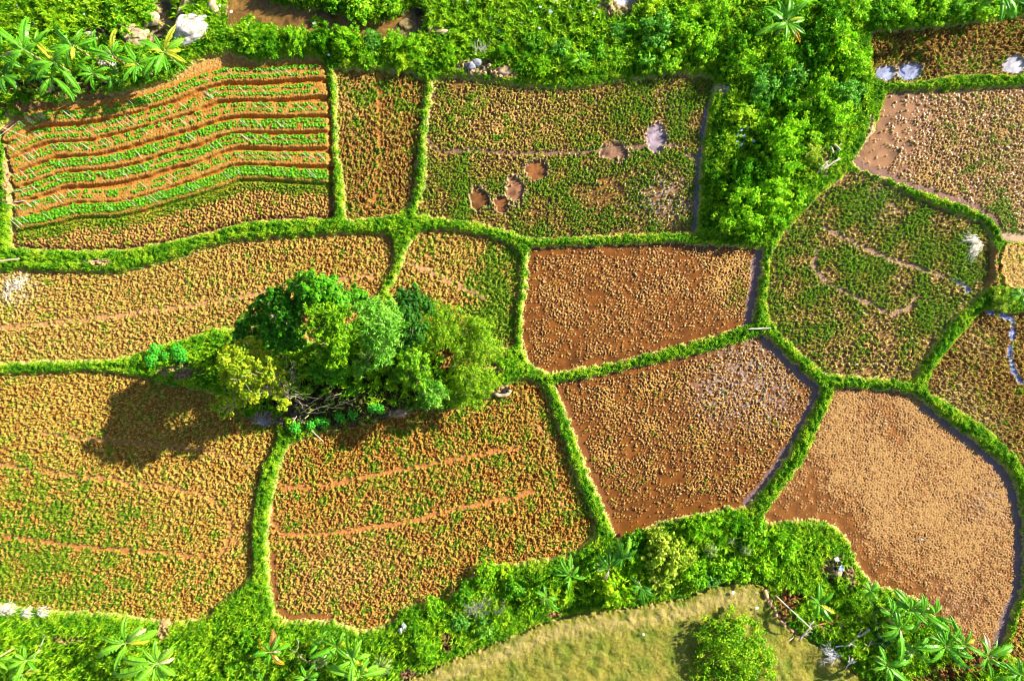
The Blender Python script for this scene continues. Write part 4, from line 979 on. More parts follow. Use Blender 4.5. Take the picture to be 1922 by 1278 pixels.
SIZEW = lambda r: 'broad' if r >= 36 else ('bushy' if r >= 28 else ('small' if r >= 22 else 'tiny'))
_used = {}
for i_, (px_, py_, rr_, tone_, form_, hs_) in enumerate(SHRUBS):
    (s1, l1), (s2, l2) = where_words(px_, py_)
    kindw = {'fine': 'fine leaved', 'leafy': 'leafy', 'grassy': 'grassy'}[form_]
    cands = [f'{SIZEW(rr_)} {tone_} {kindw} shrub {s1} {l1}', f'{tone_} {kindw} shrub {s1} {l1}, {s2} {l2}', f'{SIZEW(rr_)} {tone_} {kindw} shrub {s2} {l2}']
    cands = [c.replace('close ', '').replace('far ', '') if len(c.split()) > 16 else c for c in cands]
    lab = next((c for c in cands if c not in _used and len(c.split()) <= 16), None)
    if lab is None:
        base_ = f'{tone_} shrub {s2} {l2}'
        for wd_ in ('low', 'spreading', 'rounded', 'ragged', 'dense', 'loose', 'tufted', 'sprawling'):
            lab = wd_ + ' ' + base_
            if lab not in _used and len(lab.split()) <= 16: break
    lab = ' '.join(lab.split()[:16]) if len(lab.split()) <= 16 else lab.replace('the top right corner of the wide stubble plot', 'the stubble plot corner').replace('the top right corner of the red square field', 'the red field corner').replace('the upright bank right of the stubble plot', 'the upright bank')
    if len(lab.split()) > 16: lab = f'{SIZEW(rr_)} {tone_} shrub {s1} {l1}'
    _used[lab] = 1
    shrub(i_, px_, py_, rr_, tone_, form_, lab, hs_, 'shrubs of the thickets and verges')

# the big bush on the mown slope
r = np.random.default_rng(77)
bx, by = at(1372, 1212, 1.2)
t = empty('bush', (bx, by, gz(bx, by)), 0, 'big round bush of yellow green leaf tufts on the mown slope', 'bush')
lob = [(0, 0, .6, 2.3, .7), (1.5, 1.2, .5, 1.5, .7), (-1.6, 1.0, .5, 1.6, .7), (2.1, -1.0, .5, 1.7, .7), (-2.2, -1.2, .4, 1.5, .7), (0.2, -2.2, .5, 1.9, .7), (0.4, 2.4, .3, 1.2, .7), (-.9, 2.2, .3, 1.0, .7), (2.9, -2.4, .3, 1.2, .7), (-3.1, -2.4, .3, 1.0, .6)]
link('foliage', crown_mesh('foliage', lob, 12000, 0.24, [(0.04, 0.16, 0.003), (0.13, 0.36, 0.005), (0.32, 0.55, 0.010), (0.56, 0.68, 0.03)], r, elong=2.0, clumps=110, cl_r=0.10, radial=.3, fill=.12), t)
link('stem', tube_mesh('stem', [(limb((0, 0, -.2), (l[0] * .8, l[1] * .8, l[2] + .4), r, 5, .05), (0.06, 0.02)) for l in lob], M_BARK, 6), t)
# ------------------------------------------------------------------ banana plants
BT = {'green': ((0.10, 0.36, 0.008), (0.24, 0.46, 0.06)), 'light': ((0.17, 0.45, 0.015), (0.36, 0.54, 0.10)), 'yellow': ((0.42, 0.46, 0.02), (0.58, 0.50, 0.10)),
      'brown': ((0.36, 0.17, 0.04), (0.50, 0.33, 0.14)), 'dark': ((0.05, 0.22, 0.008), (0.14, 0.32, 0.03)), 'straw': ((0.50, 0.40, 0.24), (0.62, 0.52, 0.36)), 'orange': ((0.55, 0.28, 0.02), (0.6, 0.4, 0.1))}
_leafm = {}


def banana_leaf(tone, v):
    """leaf of length 1 along +X, arching; both blades cut into strips along the veins"""
    if (tone, v) in _leafm: return _leafm[(tone, v)]
    r = np.random.default_rng(40 + v)
    rise, droop, halfw = [(0.45, 1.1, 0.095), (0.30, 0.9, 0.10), (0.70, 1.3, 0.088), (0.6, 1.6, 0.095)][v]
    n = 20
    ang = rise - droop * np.linspace(0, 1, n + 1) ** 1.3
    step = 1.0 / n
    mx_ = np.concatenate([[0], np.cumsum(np.cos(ang[:-1]) * step)]); mz = np.concatenate([[0], np.cumsum(np.sin(ang[:-1]) * step)])
    V, Q, C = [], [], []
    ca, cb = np.array(BT[tone][0]), np.array(BT[tone][1])

    def quad(a, b, c, d, col):
        k = len(V); V.extend([a, b, c, d]); Q.append((k, k + 1, k + 2, k + 3)); C.extend([col] * 4)
    for i in range(n):                                     # midrib
        w0, w1 = 0.010 * (1 - 0.7 * i / n), 0.010 * (1 - 0.7 * (i + 1) / n)
        quad((mx_[i], -w0, mz[i] + .004), (mx_[i + 1], -w1, mz[i + 1] + .004), (mx_[i + 1], w1, mz[i + 1] + .004), (mx_[i], w0, mz[i] + .004), cb)
    for s in (-1, 1):
        gap = 0.0; sag = 0.0
        for i in range(2, n):
            t0, t1 = i / n, (i + 1) / n
            wf = lambda t: halfw * min(1.0, ((t - .09) / .16)) ** 0.6 * min(1.0, ((1.005 - t) / .32)) ** 0.65
            w0, w1 = wf(t0), wf(t1)
            if r.uniform() < 0.6:
                gap = r.uniform(0.1, 0.48) * step; sag = r.uniform(-0.3, 0.8)
            else: gap = 0
            sh = 0.35 * halfw                              # veins run forward
            z0 = 0.25 * w0 - w0 * (0.35 + sag) * 1.0; z1 = 0.25 * w1 - w1 * (0.35 + sag)
            col = ca * r.uniform(0.85, 1.15)
            quad((mx_[i], s * .004, mz[i]), (mx_[i + 1], s * .004, mz[i + 1]), (mx_[i + 1] + sh - gap * .4, s * w1 * .55, mz[i + 1] + 0.16 * w1), (mx_[i] + sh + gap * .4, s * w0 * .55, mz[i] + 0.16 * w0), col)
            quad((mx_[i] + sh + gap * .4, s * w0 * .55, mz[i] + 0.16 * w0), (mx_[i + 1] + sh - gap * .4, s * w1 * .55, mz[i + 1] + 0.16 * w1), (mx_[i + 1] + sh * 1.5 - gap, s * w1, mz[i + 1] + z1), (mx_[i] + sh * 1.5 + gap, s * w0, mz[i] + z0), col * 0.96)
    me = npmesh('leaf', V, np.array(Q), M_BLEAF, np.array(C))
    _leafm[(tone, v)] = me
    return me


_bstem = tube_mesh('stem', [([(0, 0, -0.1), (0.01, 0, .3), (0, 0.01, .7), (0, 0, 1.0)], (0.13, 0.12, 0.095, 0.06))], M_BSTEM, 9)


def banana(px, py, h, leaves, tone, label, seed, young=False, group='banana plants'):
    """leaves: (compass angle in the picture, length px[, tone[, variant]]); short lists are filled up with younger leaves"""
    r = np.random.default_rng(3000 + seed)
    x, y = at(px, py, h); z = gz(x, y)
    t = empty('banana_plant', (x, y, z), 0, label, 'banana plant', group)
    s = link('stem', _bstem, t); s.scale = (0.6 if young else 1.0, 0.6 if young else 1.0, h)
    extra = [(r.uniform(0, 360), r.uniform(0.55, 0.85) * np.mean([l[1] for l in leaves]), tone if r.uniform() < .8 else ('yellow' if r.uniform() < .4 else 'straw')) for _ in range(3)]
    for lf in list(leaves) + extra:
        a, ln = lf[0], lf[1]; tn = lf[2] if len(lf) > 2 else tone
        v = lf[3] if len(lf) > 3 else int(r.integers(0, 4))
        if tn in ('brown', 'straw', 'orange'): v = 3
        o = link('leaf', banana_leaf(tn, v), t, (0, 0, h - 0.05 * r.uniform(0, 3)))
        L = ln / PX * 1.12
        L *= r.uniform(0.88, 1.12)
        o.scale = (L, L * r.uniform(1.0, 1.5) * (1.0 if L > 1.2 else 1.15), L)
        o.rotation_euler = (r.normal() * 0.35, r.normal() * 0.16 if tn not in ('brown', 'straw') else 0.35, math.radians(a + r.normal() * 4))
        if tn != tone: o['label'] = {'yellow': 'yellowing leaf', 'brown': 'dead brown leaf', 'straw': 'dry straw coloured leaf', 'orange': 'orange dying leaf', 'light': 'paler leaf', 'green': 'green leaf', 'dark': 'dark leaf'}[tn]
    return t


BAN = [
    (51, 98, 3.2, [(136, 62), (92, 55), (-48, 24), (241, 40), (195, 34), (20, 30), (50, 26), (110, 22, 'light')], 'green', 'tall banana plant with a very long leaf pointing up left in the upper left grove'),
    (4, 108, 3.2, [(120, 50), (20, 30, 'straw'), (75, 34), (-30, 36), (160, 30)], 'green', 'banana plant cut by the left edge of the photo, upper left grove'),
    (146, 92, 3.2, [(134, 52), (152, 40), (63, 30), (24, 36), (205, 44), (185, 38), (300, 28), (250, 34)], 'green', 'banana plant with two leaves pointing up left above the tan litter, upper left grove'),
    (62, 84, 2.6, [(40, 36), (85, 30, 'light'), (160, 26), (-20, 26), (220, 26)], 'green', 'banana plant with a curved leaf toward the upper right, second from the left'),
    (109, 122, 3.0, [(135, 50, 'yellow'), (192, 52), (228, 36), (-47, 52), (30, 28), (80, 30), (-10, 30)], 'green', 'banana plant with a yellowing leaf in the heart of the upper left grove'),
    (99, 147, 2.4, [(235, 40), (285, 28), (-35, 48), (40, 28), (150, 26), (200, 30)], 'green', 'banana plant hanging over the dark soil at the lower left of the grove'),
    (176, 140, 2.6, [(-72, 36), (230, 28), (140, 36), (20, 28), (80, 26), (190, 30), (-30, 24)], 'green', 'banana plant drooping toward the vegetable plot in the middle of the grove'),
    (214, 106, 2.6, [(92, 54, 'yellow'), (170, 48), (-30, 24, 'brown'), (200, 28), (140, 30, 'straw'), (60, 22)], 'green', 'banana plant with one upright yellow leaf beside brown dead leaves'),
    (260, 122, 3.0, [(153, 44), (112, 42), (67, 32), (16, 32), (230, 40), (266, 32), (-42, 28), (40, 30, 'light'), (190, 26)], 'green', 'star shaped banana plant second from the right in the upper left grove'),
    (310, 101, 3.0, [(160, 44), (60, 44, 'yellow'), (30, 38, 'light'), (-43, 40), (-20, 46, 'yellow'), (235, 44), (262, 44), (120, 30), (-75, 38)], 'green', 'banana plant with yellow leaves at the right end of the upper left grove'),
    (214, 145, 1.8, [(200, 26), (260, 24), (-40, 26), (80, 20), (20, 20)], 'dark', 'small dark banana plant low between two bigger ones in the upper left grove'),
    (134, 166, 2.0, [(250, 30), (290, 30), (220, 30), (-30, 28), (40, 24), (100, 24)], 'green', 'lowest banana plant of the upper left grove over bare brown soil'),
    (182, 104, 2.8, [(130, 34), (88, 38), (-20, 34), (210, 30), (40, 22)], 'green', 'banana plant with a wide leaf left of the yellow leaved one'),
    (8, 145, 2.4, [(60, 30), (0, 30), (-50, 36), (-70, 40), (120, 24)], 'dark', 'dark shaded banana plant at the left edge below its taller neighbour'),
    (76, 140, 1.9, [(170, 28), (130, 24), (-60, 24), (30, 26), (230, 26)], 'dark', 'dark low banana plant over the shaded soil near the left edge'),
    (1475, 44, 3.2, [(82, 46), (45, 42), (12, 38), (-25, 34), (262, 30), (203, 50, 'light'), (148, 40), (110, 38), (-45, 40, 'orange'), (300, 28)], 'green', 'lone big star shaped banana plant in the upper right thicket'),
    (1876, -8, 3.2, [(268, 52), (200, 60, 'dark'), (225, 52, 'dark'), (-30, 40), (160, 50, 'dark'), (300, 40)], 'green', 'banana plant hanging in from the top edge at the upper right'),
    (50, 1237, 2.6, [(105, 26), (172, 42), (30, 24), (-10, 22), (235, 30), (260, 32), (200, 34), (-50, 30, 'green')], 'light', 'light green banana plant second from the left edge at the bottom'),
    (4, 1229, 2.4, [(10, 26), (60, 24), (-40, 28), (110, 26), (-60, 30)], 'light', 'light green banana plant cut by the left edge at the bottom'),
    (48, 1262, 2.0, [(-55, 28), (200, 34), (225, 34), (-85, 28), (20, 24, 'yellow'), (150, 24)], 'light', 'light green banana plant touching the bottom edge near the left corner'),
    (240, 1204, 3.0, [(90, 46), (52, 52), (20, 54), (163, 46), (205, 54), (242, 50), (140, 26), (40, 40, 'straw'), (-10, 28), (350, 30)], 'light', 'pale star shaped banana plant with nine leaves above its twin near the bottom'),
    (299, 1239, 3.0, [(170, 66), (95, 38), (198, 74), (226, 56), (130, 36), (-62, 50), (-90, 40), (40, 40), (60, 28, 'straw'), (-30, 40), (10, 30, 'straw')], 'light', 'pale star shaped banana plant below its twin touching the bottom edge'),
    (511, 1220, 2.2, [(95, 38, 'brown'), (60, 34), (20, 30), (195, 38), (258, 28), (-50, 32, 'orange'), (130, 32, 'orange'), (110, 18), (-10, 18)], 'green', 'banana plant with orange dead leaves at the bottom left of centre'),
    (664, 1235, 3.0, [(100, 42), (78, 40), (60, 42), (-88, 44), (-45, 34, 'yellow'), (145, 40), (20, 26), (200, 40)], 'light', 'tall pale banana plant with leaves reaching up in the bottom clump'),
    (676, 1266, 3.0, [(172, 60), (108, 50), (150, 56), (-50, 40, 'dark'), (60, 40), (20, 40)], 'light', 'lowest banana plant of the bottom clump with long leaves to the left'),
    (634, 1212, 2.4, [(115, 34), (68, 28), (40, 30), (150, 30), (200, 46), (-65, 40), (-30, 30), (230, 34)], 'green', 'banana plant at the left of the bottom clump with drooping leaves'),
    (600, 1205, 1.8, [(100, 22), (60, 22), (160, 24), (220, 24), (10, 20)], 'green', 'small banana plant at the upper left of the bottom clump'),
    (578, 1268, 2.0, [(170, 26, 'light'), (60, 26), (20, 28), (200, 30), (110, 22)], 'green', 'small banana plant touching the bottom edge left of the spiky rosettes'),
    (1069, 1077, 2.6, [(116, 36), (92, 36), (156, 30), (-14, 28), (268, 30), (178, 28), (220, 20), (40, 20)], 'green', 'dark green banana plant on the shaded verge below the rust orange field'),
    (1024, 1117, 2.2, [(96, 22), (160, 24), (-52, 34), (-75, 24), (130, 18), (-20, 20)], 'green', 'lone young banana plant beside the mown slope, third from the bottom centre'),
    (1200, 1096, 2.2, [(-40, 32), (130, 22), (-75, 32), (200, 20), (-100, 26), (-10, 20)], 'dark', 'dark banana plant squeezed between the lime green and pale shrubs'),
    (1143, 1066, 2.4, [(118, 36), (88, 40), (60, 46), (45, 44), (140, 26)], 'dark', 'banana plant with upright leaves just above the round lime green shrub'),
    (1166, 1042, 2.4, [(70, 36, 'light'), (95, 32, 'light'), (40, 32), (120, 26)], 'dark', 'banana plant with pale upright leaves at the corner of the red brown field'),
    (1535, 1132, 2.4, [(84, 36), (150, 18), (42, 32), (-28, 34, 'yellow'), (-52, 40), (242, 30), (60, 22)], 'green', 'lone young banana plant with a yellow leaf by the brown pit'),
    (1630, 1106, 1.8, [(178, 22), (65, 24), (18, 22), (-50, 22), (-75, 22, 'light'), (130, 18)], 'green', 'small round leaved banana plant at the edge of the large sandy field'),
    (1668, 1150, 2.4, [(105, 30), (80, 28), (-70, 30), (150, 24), (30, 24), (-30, 20)], 'green', 'banana plant at the left of the lower right grove'),
    (1686, 1178, 3.0, [(95, 34), (60, 36), (-95, 54), (130, 26), (10, 30), (-130, 30), (200, 32)], 'green', 'banana plant with one long leaf hanging straight down in the lower right grove'),
    (1706, 1140, 2.6, [(160, 50), (130, 40), (-25, 32), (-50, 34), (80, 22), (200, 34), (20, 26)], 'green', 'banana plant touching the sandy field at the top of the lower right grove'),
    (1728, 1150, 2.8, [(100, 36), (75, 32), (-35, 50), (-60, 24), (175, 36), (-120, 36), (215, 30)], 'green', 'banana plant with two upright leaves over the sandy mud'),
    (1752, 1152, 2.8, [(88, 34), (-42, 40), (-20, 38), (120, 22), (240, 24), (70, 26)], 'green', 'banana plant with a single upright leaf standing into the sandy field'),
    (1770, 1208, 3.0, [(104, 44), (95, 36), (62, 36), (160, 34), (-58, 50), (-38, 56), (0, 36), (188, 52), (212, 44), (-20, 44), (130, 38)], 'green', 'big many leaved banana plant in the middle of the lower right grove'),
    (1800, 1206, 3.0, [(106, 44), (72, 34), (-28, 44), (140, 24), (-60, 26), (30, 26, 'yellow')], 'green', 'banana plant with an upright leaf at the right of the big many leaved one'),
    (1857, 1236, 3.0, [(110, 32), (-78, 32), (18, 46), (-30, 26), (150, 30), (80, 36, 'straw'), (50, 34), (240, 26)], 'green', 'banana plant at the lower right corner beside rotting brown leaves'),
    (1660, 1246, 2.6, [(106, 34), (-38, 46), (-80, 36), (-100, 26, 'light'), (12, 42), (190, 24), (40, 28), (150, 28)], 'green', 'banana plant at the bottom of the lower right grove over its own shadow'),
    (1720, 1222, 2.0, [(35, 34), (150, 40), (-35, 30), (210, 34), (90, 24)], 'green', 'low banana plant between the big one and the dark spiky rosette'),
    (1910, 1262, 2.6, [(110, 40), (140, 36), (200, 36), (160, 40), (230, 30)], 'green', 'banana plant cut by the right edge at the lower right corner'),
    (1088, 112, 1.5, [(205, 22, 'light'), (40, 18, 'light'), (10, 18), (120, 16), (-50, 16)], 'green', 'young banana plant in the shrubs below the scattered litter'),
    (1215, 118, 1.2, [(20, 14, 'light'), (160, 16), (80, 14), (-60, 12)], 'green', 'tiny banana plant above the wide stubble plot'),
    (1914, 556, 1.6, [(170, 22), (140, 20), (-150, 22), (100, 18), (30, 18), (-60, 20)], 'green', 'leafy green banana plant at the right edge above the blue rill')]
for i_, b in enumerate(BAN): banana(*b, seed=i_, young=b[2] < 2.1)

# ------------------------------------------------------------------ spiky rosettes
def rosette_mesh(name, n, pal, r, el0=0.05, el1=1.4, width=0.07):
    V, Q, C = [], [], []
    pal = np.array(pal)
    for i in range(n):
        az = r.uniform(0, 2 * np.pi); el = el0 + (el1 - el0) * r.uniform() ** 0.8; L = r.uniform(0.75, 1.05)
        d = np.array((math.cos(az), math.sin(az), 0)); s = np.array((-d[1], d[0], 0)) * width * 0.5
        pts = []
        for t in (0.08, 0.4, 0.75, 1.0):
            e = el - 0.7 * t * t
            pts.append(d * L * t * math.cos(el * 0.9) + np.array((0, 0, L * t * math.sin(e))))
        w = (0.6, 1.0, 0.8, 0.05); k = len(V)
        for p, ww in zip(pts, w): V.extend([p - s * ww, p + s * ww])
        for j in range(3): Q.append((k + 2 * j, k + 2 * j + 1, k + 2 * j + 3, k + 2 * j + 2))
        c0 = pal[r.integers(0, len(pal) - 1)] * r.uniform(.8, 1.2)
        for j in range(4): C.extend([c0 if j < 3 else pal[-1]] * 2)
    return npmesh(name, V, np.array(Q), M_BLEAF, np.array(C))


SPK = [(0.10, 0.24, 0.02), (0.22, 0.36, 0.05), (0.38, 0.46, 0.10), (0.58, 0.54, 0.30)]
SPKD = [(0.012, 0.07, 0.008), (0.03, 0.12, 0.015), (0.08, 0.2, 0.03), (0.16, 0.28, 0.06)]
_spk = [rosette_mesh('leaves', 110, SPK, np.random.default_rng(s_)) for s_ in (1, 2)] + [rosette_mesh('leaves', 80, SPKD, np.random.default_rng(3))]
_spkst = tube_mesh('stem', [([(0, 0, -.2), (0, 0, .25)], (0.10, 0.07))], M_BARK, 7)
for i_, (px_, py_, rr_, v_, lb_) in enumerate([
        (598, 1237, 22, 0, 'spiky pale tipped rosette at the left of the bottom banana clump'), (715, 1251, 27, 1, 'large spiky yellow green rosette right of the bottom banana clump'),
        (1124, 1065, 15, 0, 'spiky pale rosette beside the banana plants at the red field corner'), (1332, 1030, 16, 1, 'spiky rosette among the grassy shrubs right of the pale shrub'), (1396, 1028, 15, 0, 'spiky rosette beside the grey twigs right of the other shrubs'),
        (1646, 1170, 16, 0, 'spiky rosette with white tips at the left of the lower right grove'), (1660, 1202, 27, 2, 'large dark spiky rosette in the lower right grove')]):
    h_ = rr_ / PX * 0.7
    x, y = at(px_, py_, h_); t = empty('spiky_plant', (x, y, gz(x, y) + h_ * 0.5), i_ * 1.3, lb_, 'spiky plant', 'spiky rosettes')
    a = link('leaves', _spk[v_], t); b = link('stem', _spkst, t); a.scale = (rr_ / PX,) * 3

# ------------------------------------------------------------------ round leaved bushes along the clump's edge
def pad_mesh(seed):
    r = np.random.default_rng(seed); V, Fc, C = [], [], []
    for i in range(26):
        az = 2.4 * i + r.uniform(-.3, .3); d = math.sqrt((i + .6) / 26) * 0.86; zz = 0.75 - 0.45 * d + r.uniform(-.06, .06); rad = r.uniform(0.16, 0.24)
        cx, cy = d * math.cos(az), d * math.sin(az); k = len(V); col = np.array((0.05, 0.34, 0.015)) * r.uniform(.75, 1.5)
        V.append((cx, cy, zz + .05)); C.append(col * 1.3)
        for q in range(9):
            a = 2 * math.pi * q / 9; lob = rad * (1.0 if q % 2 else 0.82)
            V.append((cx + lob * math.cos(a), cy + lob * math.sin(a), zz - 0.05 - 0.10 * (math.cos(a - az) * .5 + .5))); C.append(col)
        for q in range(9): Fc.append((k, k + 1 + q, k + 1 + (q + 1) % 9))
    return npmesh('leaves', V, np.array(Fc), M_LEAF, np.array(C))


_pads = [pad_mesh(s_) for s_ in (1, 2, 3)]
_padst = tube_mesh('stem', [(limb((0, 0, -.3), (.5 * math.cos(a), .5 * math.sin(a), .5), np.random.default_rng(5), 4, .04), (.03, .015)) for a in (0, 1.3, 2.6, 3.9, 5.2)], M_BSTEM, 5)
PADS = [(291, 657, 15, 'upper left of the round leaved bushes left of the yellowing tree'), (284, 675, 15, 'lower left of the round leaved bushes left of the yellowing tree'), (309, 668, 10, 'smallest middle one of the round leaved bushes left of the yellowing tree'),
        (330, 655, 13, 'upper right of the round leaved bushes left of the yellowing tree'), (340, 668, 15, 'lower right of the round leaved bushes left of the yellowing tree'),
        (554, 803, 13, 'round leaved bush at the left end of the row below the bamboo'), (582, 799, 10, 'second round leaved bush from the left in the row below the bamboo'), (596, 791, 10, 'third round leaved bush from the left in the row below the bamboo'), (608, 793, 11, 'fourth round leaved bush from the left in the row below the bamboo'),
        (637, 783, 11, 'fifth round leaved bush from the left in the row below the bamboo'), (661, 778, 11, 'sixth round leaved bush from the left in the row below the bamboo'), (698, 766, 11, 'next to last round leaved bush of the row below the bamboo'), (712, 768, 11, 'round leaved bush at the right end of the row below the bamboo')]
for i_, (px_, py_, rr_, lb_) in enumerate(PADS):
    x, y = at(px_, py_, 0.9); t = empty('leafy_bush', (x, y, gz(x, y) + .25), i_ * 0.9, lb_, 'bush', 'round leaved bushes')
    a = link('leaves', _pads[i_ % 3], t); b = link('stem', _padst, t); s_ = rr_ / PX
    a.scale = (s_, s_, s_ * 1.1); b.scale = (s_, s_, s_)
# ------------------------------------------------------------------ vegetable plants on the raised beds
def veg_mesh(seed, leafn=9):
    r = np.random.default_rng(seed); V, Fc, C = [], [], []
    for i in range(leafn):
        az = 2.4 * i + r.uniform(-.3, .3); L = r.uniform(.75, 1.1); el = 0.25 + 0.9 * (i / leafn); d = np.array((math.cos(az), math.sin(az), 0)); s = np.array((-d[1], d[0], 0)); k = len(V)
        up = np.array((0, 0, 1.0)); col = np.array((0.12, 0.36, 0.012)) * r.uniform(.7, 1.5)
        m1 = d * L * .45 * math.cos(el) + up * (L * .45 * math.sin(el) + .1); tip = d * L * math.cos(el * .7) + up * (L * .55 * math.sin(el) + .08)
        V.extend([d * .05 + up * .03, m1 + s * .30 * L + up * .06, m1 - s * .30 * L + up * .06, m1, tip, (m1 + tip) / 2 + s * .26 * L, (m1 + tip) / 2 - s * .26 * L])
        Fc.extend([(k, k + 3, k + 1), (k, k + 2, k + 3), (k + 1, k + 3, k + 5), (k + 3, k + 4, k + 5), (k + 2, k + 6, k + 3), (k + 3, k + 6, k + 4)])
        C.extend([col * .9, col, col, col * 1.35, col * 1.1, col, col])
    return npmesh('vegetable_plant', V, np.array(Fc), M_LEAF, np.array(C))


_veg = [veg_mesh(s_) for s_ in range(5)]
spots = []
r = np.random.default_rng(31)
GAPS = {0: .06, 1: .12, 2: .18, 3: .06, 4: .05, 5: .2, 6: .02}
BIG = {0: .235, 1: .225, 2: .215, 3: .26, 4: .26, 5: .205, 6: .29}
for i_, (ra, rb) in enumerate(ROWS):
    for q_, row in enumerate((ra, rb)):
        x0_, x1_ = row[0][0] / _k, row[-1][0] / _k
        px_ = x0_ + 2
        while px_ < x1_:
            y_ = float(row_y(row, px_)); dy_ = float(row_y(row, px_ + 1) - y_)
            fade = 0.35 if (i_ == 2 and 280 < px_ < 420) or (i_ == 1 and 300 < px_ < 390) else 0
            if r.uniform() > GAPS[i_] + fade:
                spots.append((px_, y_ + r.normal() * .8, BIG[i_] * r.uniform(.75, 1.25) * (1.0 if px_ > 60 else .8)))
            px_ += r.uniform(5.6, 8.4) / math.sqrt(1 + dy_ * dy_) * (0.9 if i_ == 6 else 1)
order = sorted(range(len(spots)), key=lambda i: -spots[i][2])
lone = set(order[:300])
SV, SF, SCc = [], [], []
off_ = 0
for i, (px_, py_, sc_) in enumerate(spots):
    x, y = gx(px_), gy(py_); z = gz(x, y); rz = r.uniform(0, 6.28)
    if i in lone:
        o = link('vegetable_plant', _veg[i % 5], None, (x, y, z)); o.rotation_euler = (0, 0, rz); o.scale = (sc_,) * 3
        tag(o, 'leafy young vegetable plant, one of the bigger ones on the raised beds', 'vegetable', 'bigger vegetable plants on the raised beds')
    else:
        me = _veg[i % 5]; nv = len(me.vertices)
        v = np.empty(nv * 3, np.float32); me.vertices.foreach_get('co', v); v = v.reshape(-1, 3) * sc_
        c, s = math.cos(rz), math.sin(rz)
        SV.append(np.stack([v[:, 0] * c - v[:, 1] * s + x, v[:, 0] * s + v[:, 1] * c + y, v[:, 2] + z], 1))
        f = np.empty(len(me.loops), np.int32); me.loops.foreach_get('vertex_index', f); SF.append(f.reshape(-1, 3) + off_)
        cc = np.empty(nv * 4, np.float32); me.color_attributes['Col'].data.foreach_get('color', cc); SCc.append(cc.reshape(-1, 4)); off_ += nv
tag(link('vegetable_plants', npmesh('vegetable_plants', np.concatenate(SV), np.concatenate(SF), M_LEAF, np.concatenate(SCc))), 'smaller vegetable plants filling the rows of the raised beds', 'vegetables', 'rows of vegetables', 'stuff')

# thin bamboo stakes laid slanting across the beds
_stake = tube_mesh('bamboo_stake', [([(-.5, 0, 0), (-.17, 0, .012), (.17, 0, .012), (.5, 0, 0)], (0.017, 0.015, 0.014, 0.010))], M_STRAW, 5)
n_ = 0
r = np.random.default_rng(88)
for i_, (ra, rb) in enumerate(ROWS):
    x0_, x1_ = ra[0][0] / _k + 2, ra[-1][0] / _k - 8
    for _ in range(22):
        px_ = x0_ + (x1_ - x0_) * r.uniform() ** (1.5 if i_ < 5 else 1.0)
        py_ = 0.5 * (row_y(ra, px_) + row_y(rb, px_)) + r.uniform(-3, 3)
        a_ = math.radians(-38 + r.normal() * 4); L_ = r.uniform(0.7, 1.35)
        x, y = gx(px_), gy(float(py_)); z0_, z1_ = gz(x - .5 * L_ * math.cos(a_), y - .5 * L_ * math.sin(a_)), gz(x + .5 * L_ * math.cos(a_), y + .5 * L_ * math.sin(a_))
        zz = max((z0_ + z1_) / 2 + .16, gz(x, y) + 0.14)
        o = link('bamboo_stake', _stake, None, (x, y, zz)); o.scale = (L_, 1, 1); o.rotation_euler = (0, -math.atan2(z1_ - z0_, L_) * .6, a_)
        tag(o, 'thin pale bamboo stake slanting across a raised vegetable bed', 'stake', 'bamboo stakes across the vegetable beds')
for (pa_, pb_) in [((0, 262), (40, 228)), ((4, 248), (26, 228)), ((22, 362), (70, 352)), ((20, 384), (52, 377)), ((24, 413), (42, 430)), ((6, 240), (60, 262))]:
    a_, b_ = Vector((gx(pa_[0]), gy(pa_[1]), 0)), Vector((gx(pb_[0]), gy(pb_[1]), 0)); a_.z = gz(a_.x, a_.y) + .3; b_.z = gz(b_.x, b_.y) + .25; d_ = b_ - a_
    o = link('bamboo_stake', _stake, None, (a_ + b_) / 2); o.scale = (d_.length, 1.3, 1.3); o.rotation_euler = (0, -math.asin(d_.z / d_.length), math.atan2(d_.y, d_.x))
    tag(o, 'thin pale bamboo stake at the left end of the raised vegetable beds', 'stake', 'bamboo stakes at the left end of the beds')


# ------------------------------------------------------------------ poles, logs, twigs
def pole(name, pa_, pb_, ra_, rb_, mat, label, cat, lift=(0.1, 0.1), group=None, wob=0.015, twigs=0, seed=0):
    r = np.random.default_rng(seed + 11)
    a_ = np.array((gx(pa_[0]), gy(pa_[1]), 0.)); b_ = np.array((gx(pb_[0]), gy(pb_[1]), 0.))
    a_[2] = gz(a_[0], a_[1]) + lift[0]; b_[2] = gz(b_[0], b_[1]) + lift[1]
    p = limb(a_, b_, r, 7, wob)
    m_ = (a_ + b_) / 2
    t = link(name, tube_mesh(name, [(p - m_, (ra_, rb_))], mat, 8), None, m_)
    if twigs:
        paths = []
        for _ in range(twigs):
            q = p[r.integers(1, 7)] - m_; d = (b_ - a_) / np.linalg.norm(b_ - a_) * .6 + r.normal(size=3) * .5; d[2] = abs(d[2]) * .4
            branching(q, d / np.linalg.norm(d), r.uniform(.25, .7), rb_ * .5 + .008, 1, r, paths, .5, 0.)
        link('twig', tube_mesh('twig', paths, mat, 5), t)
    return tag(t, label, cat, group)


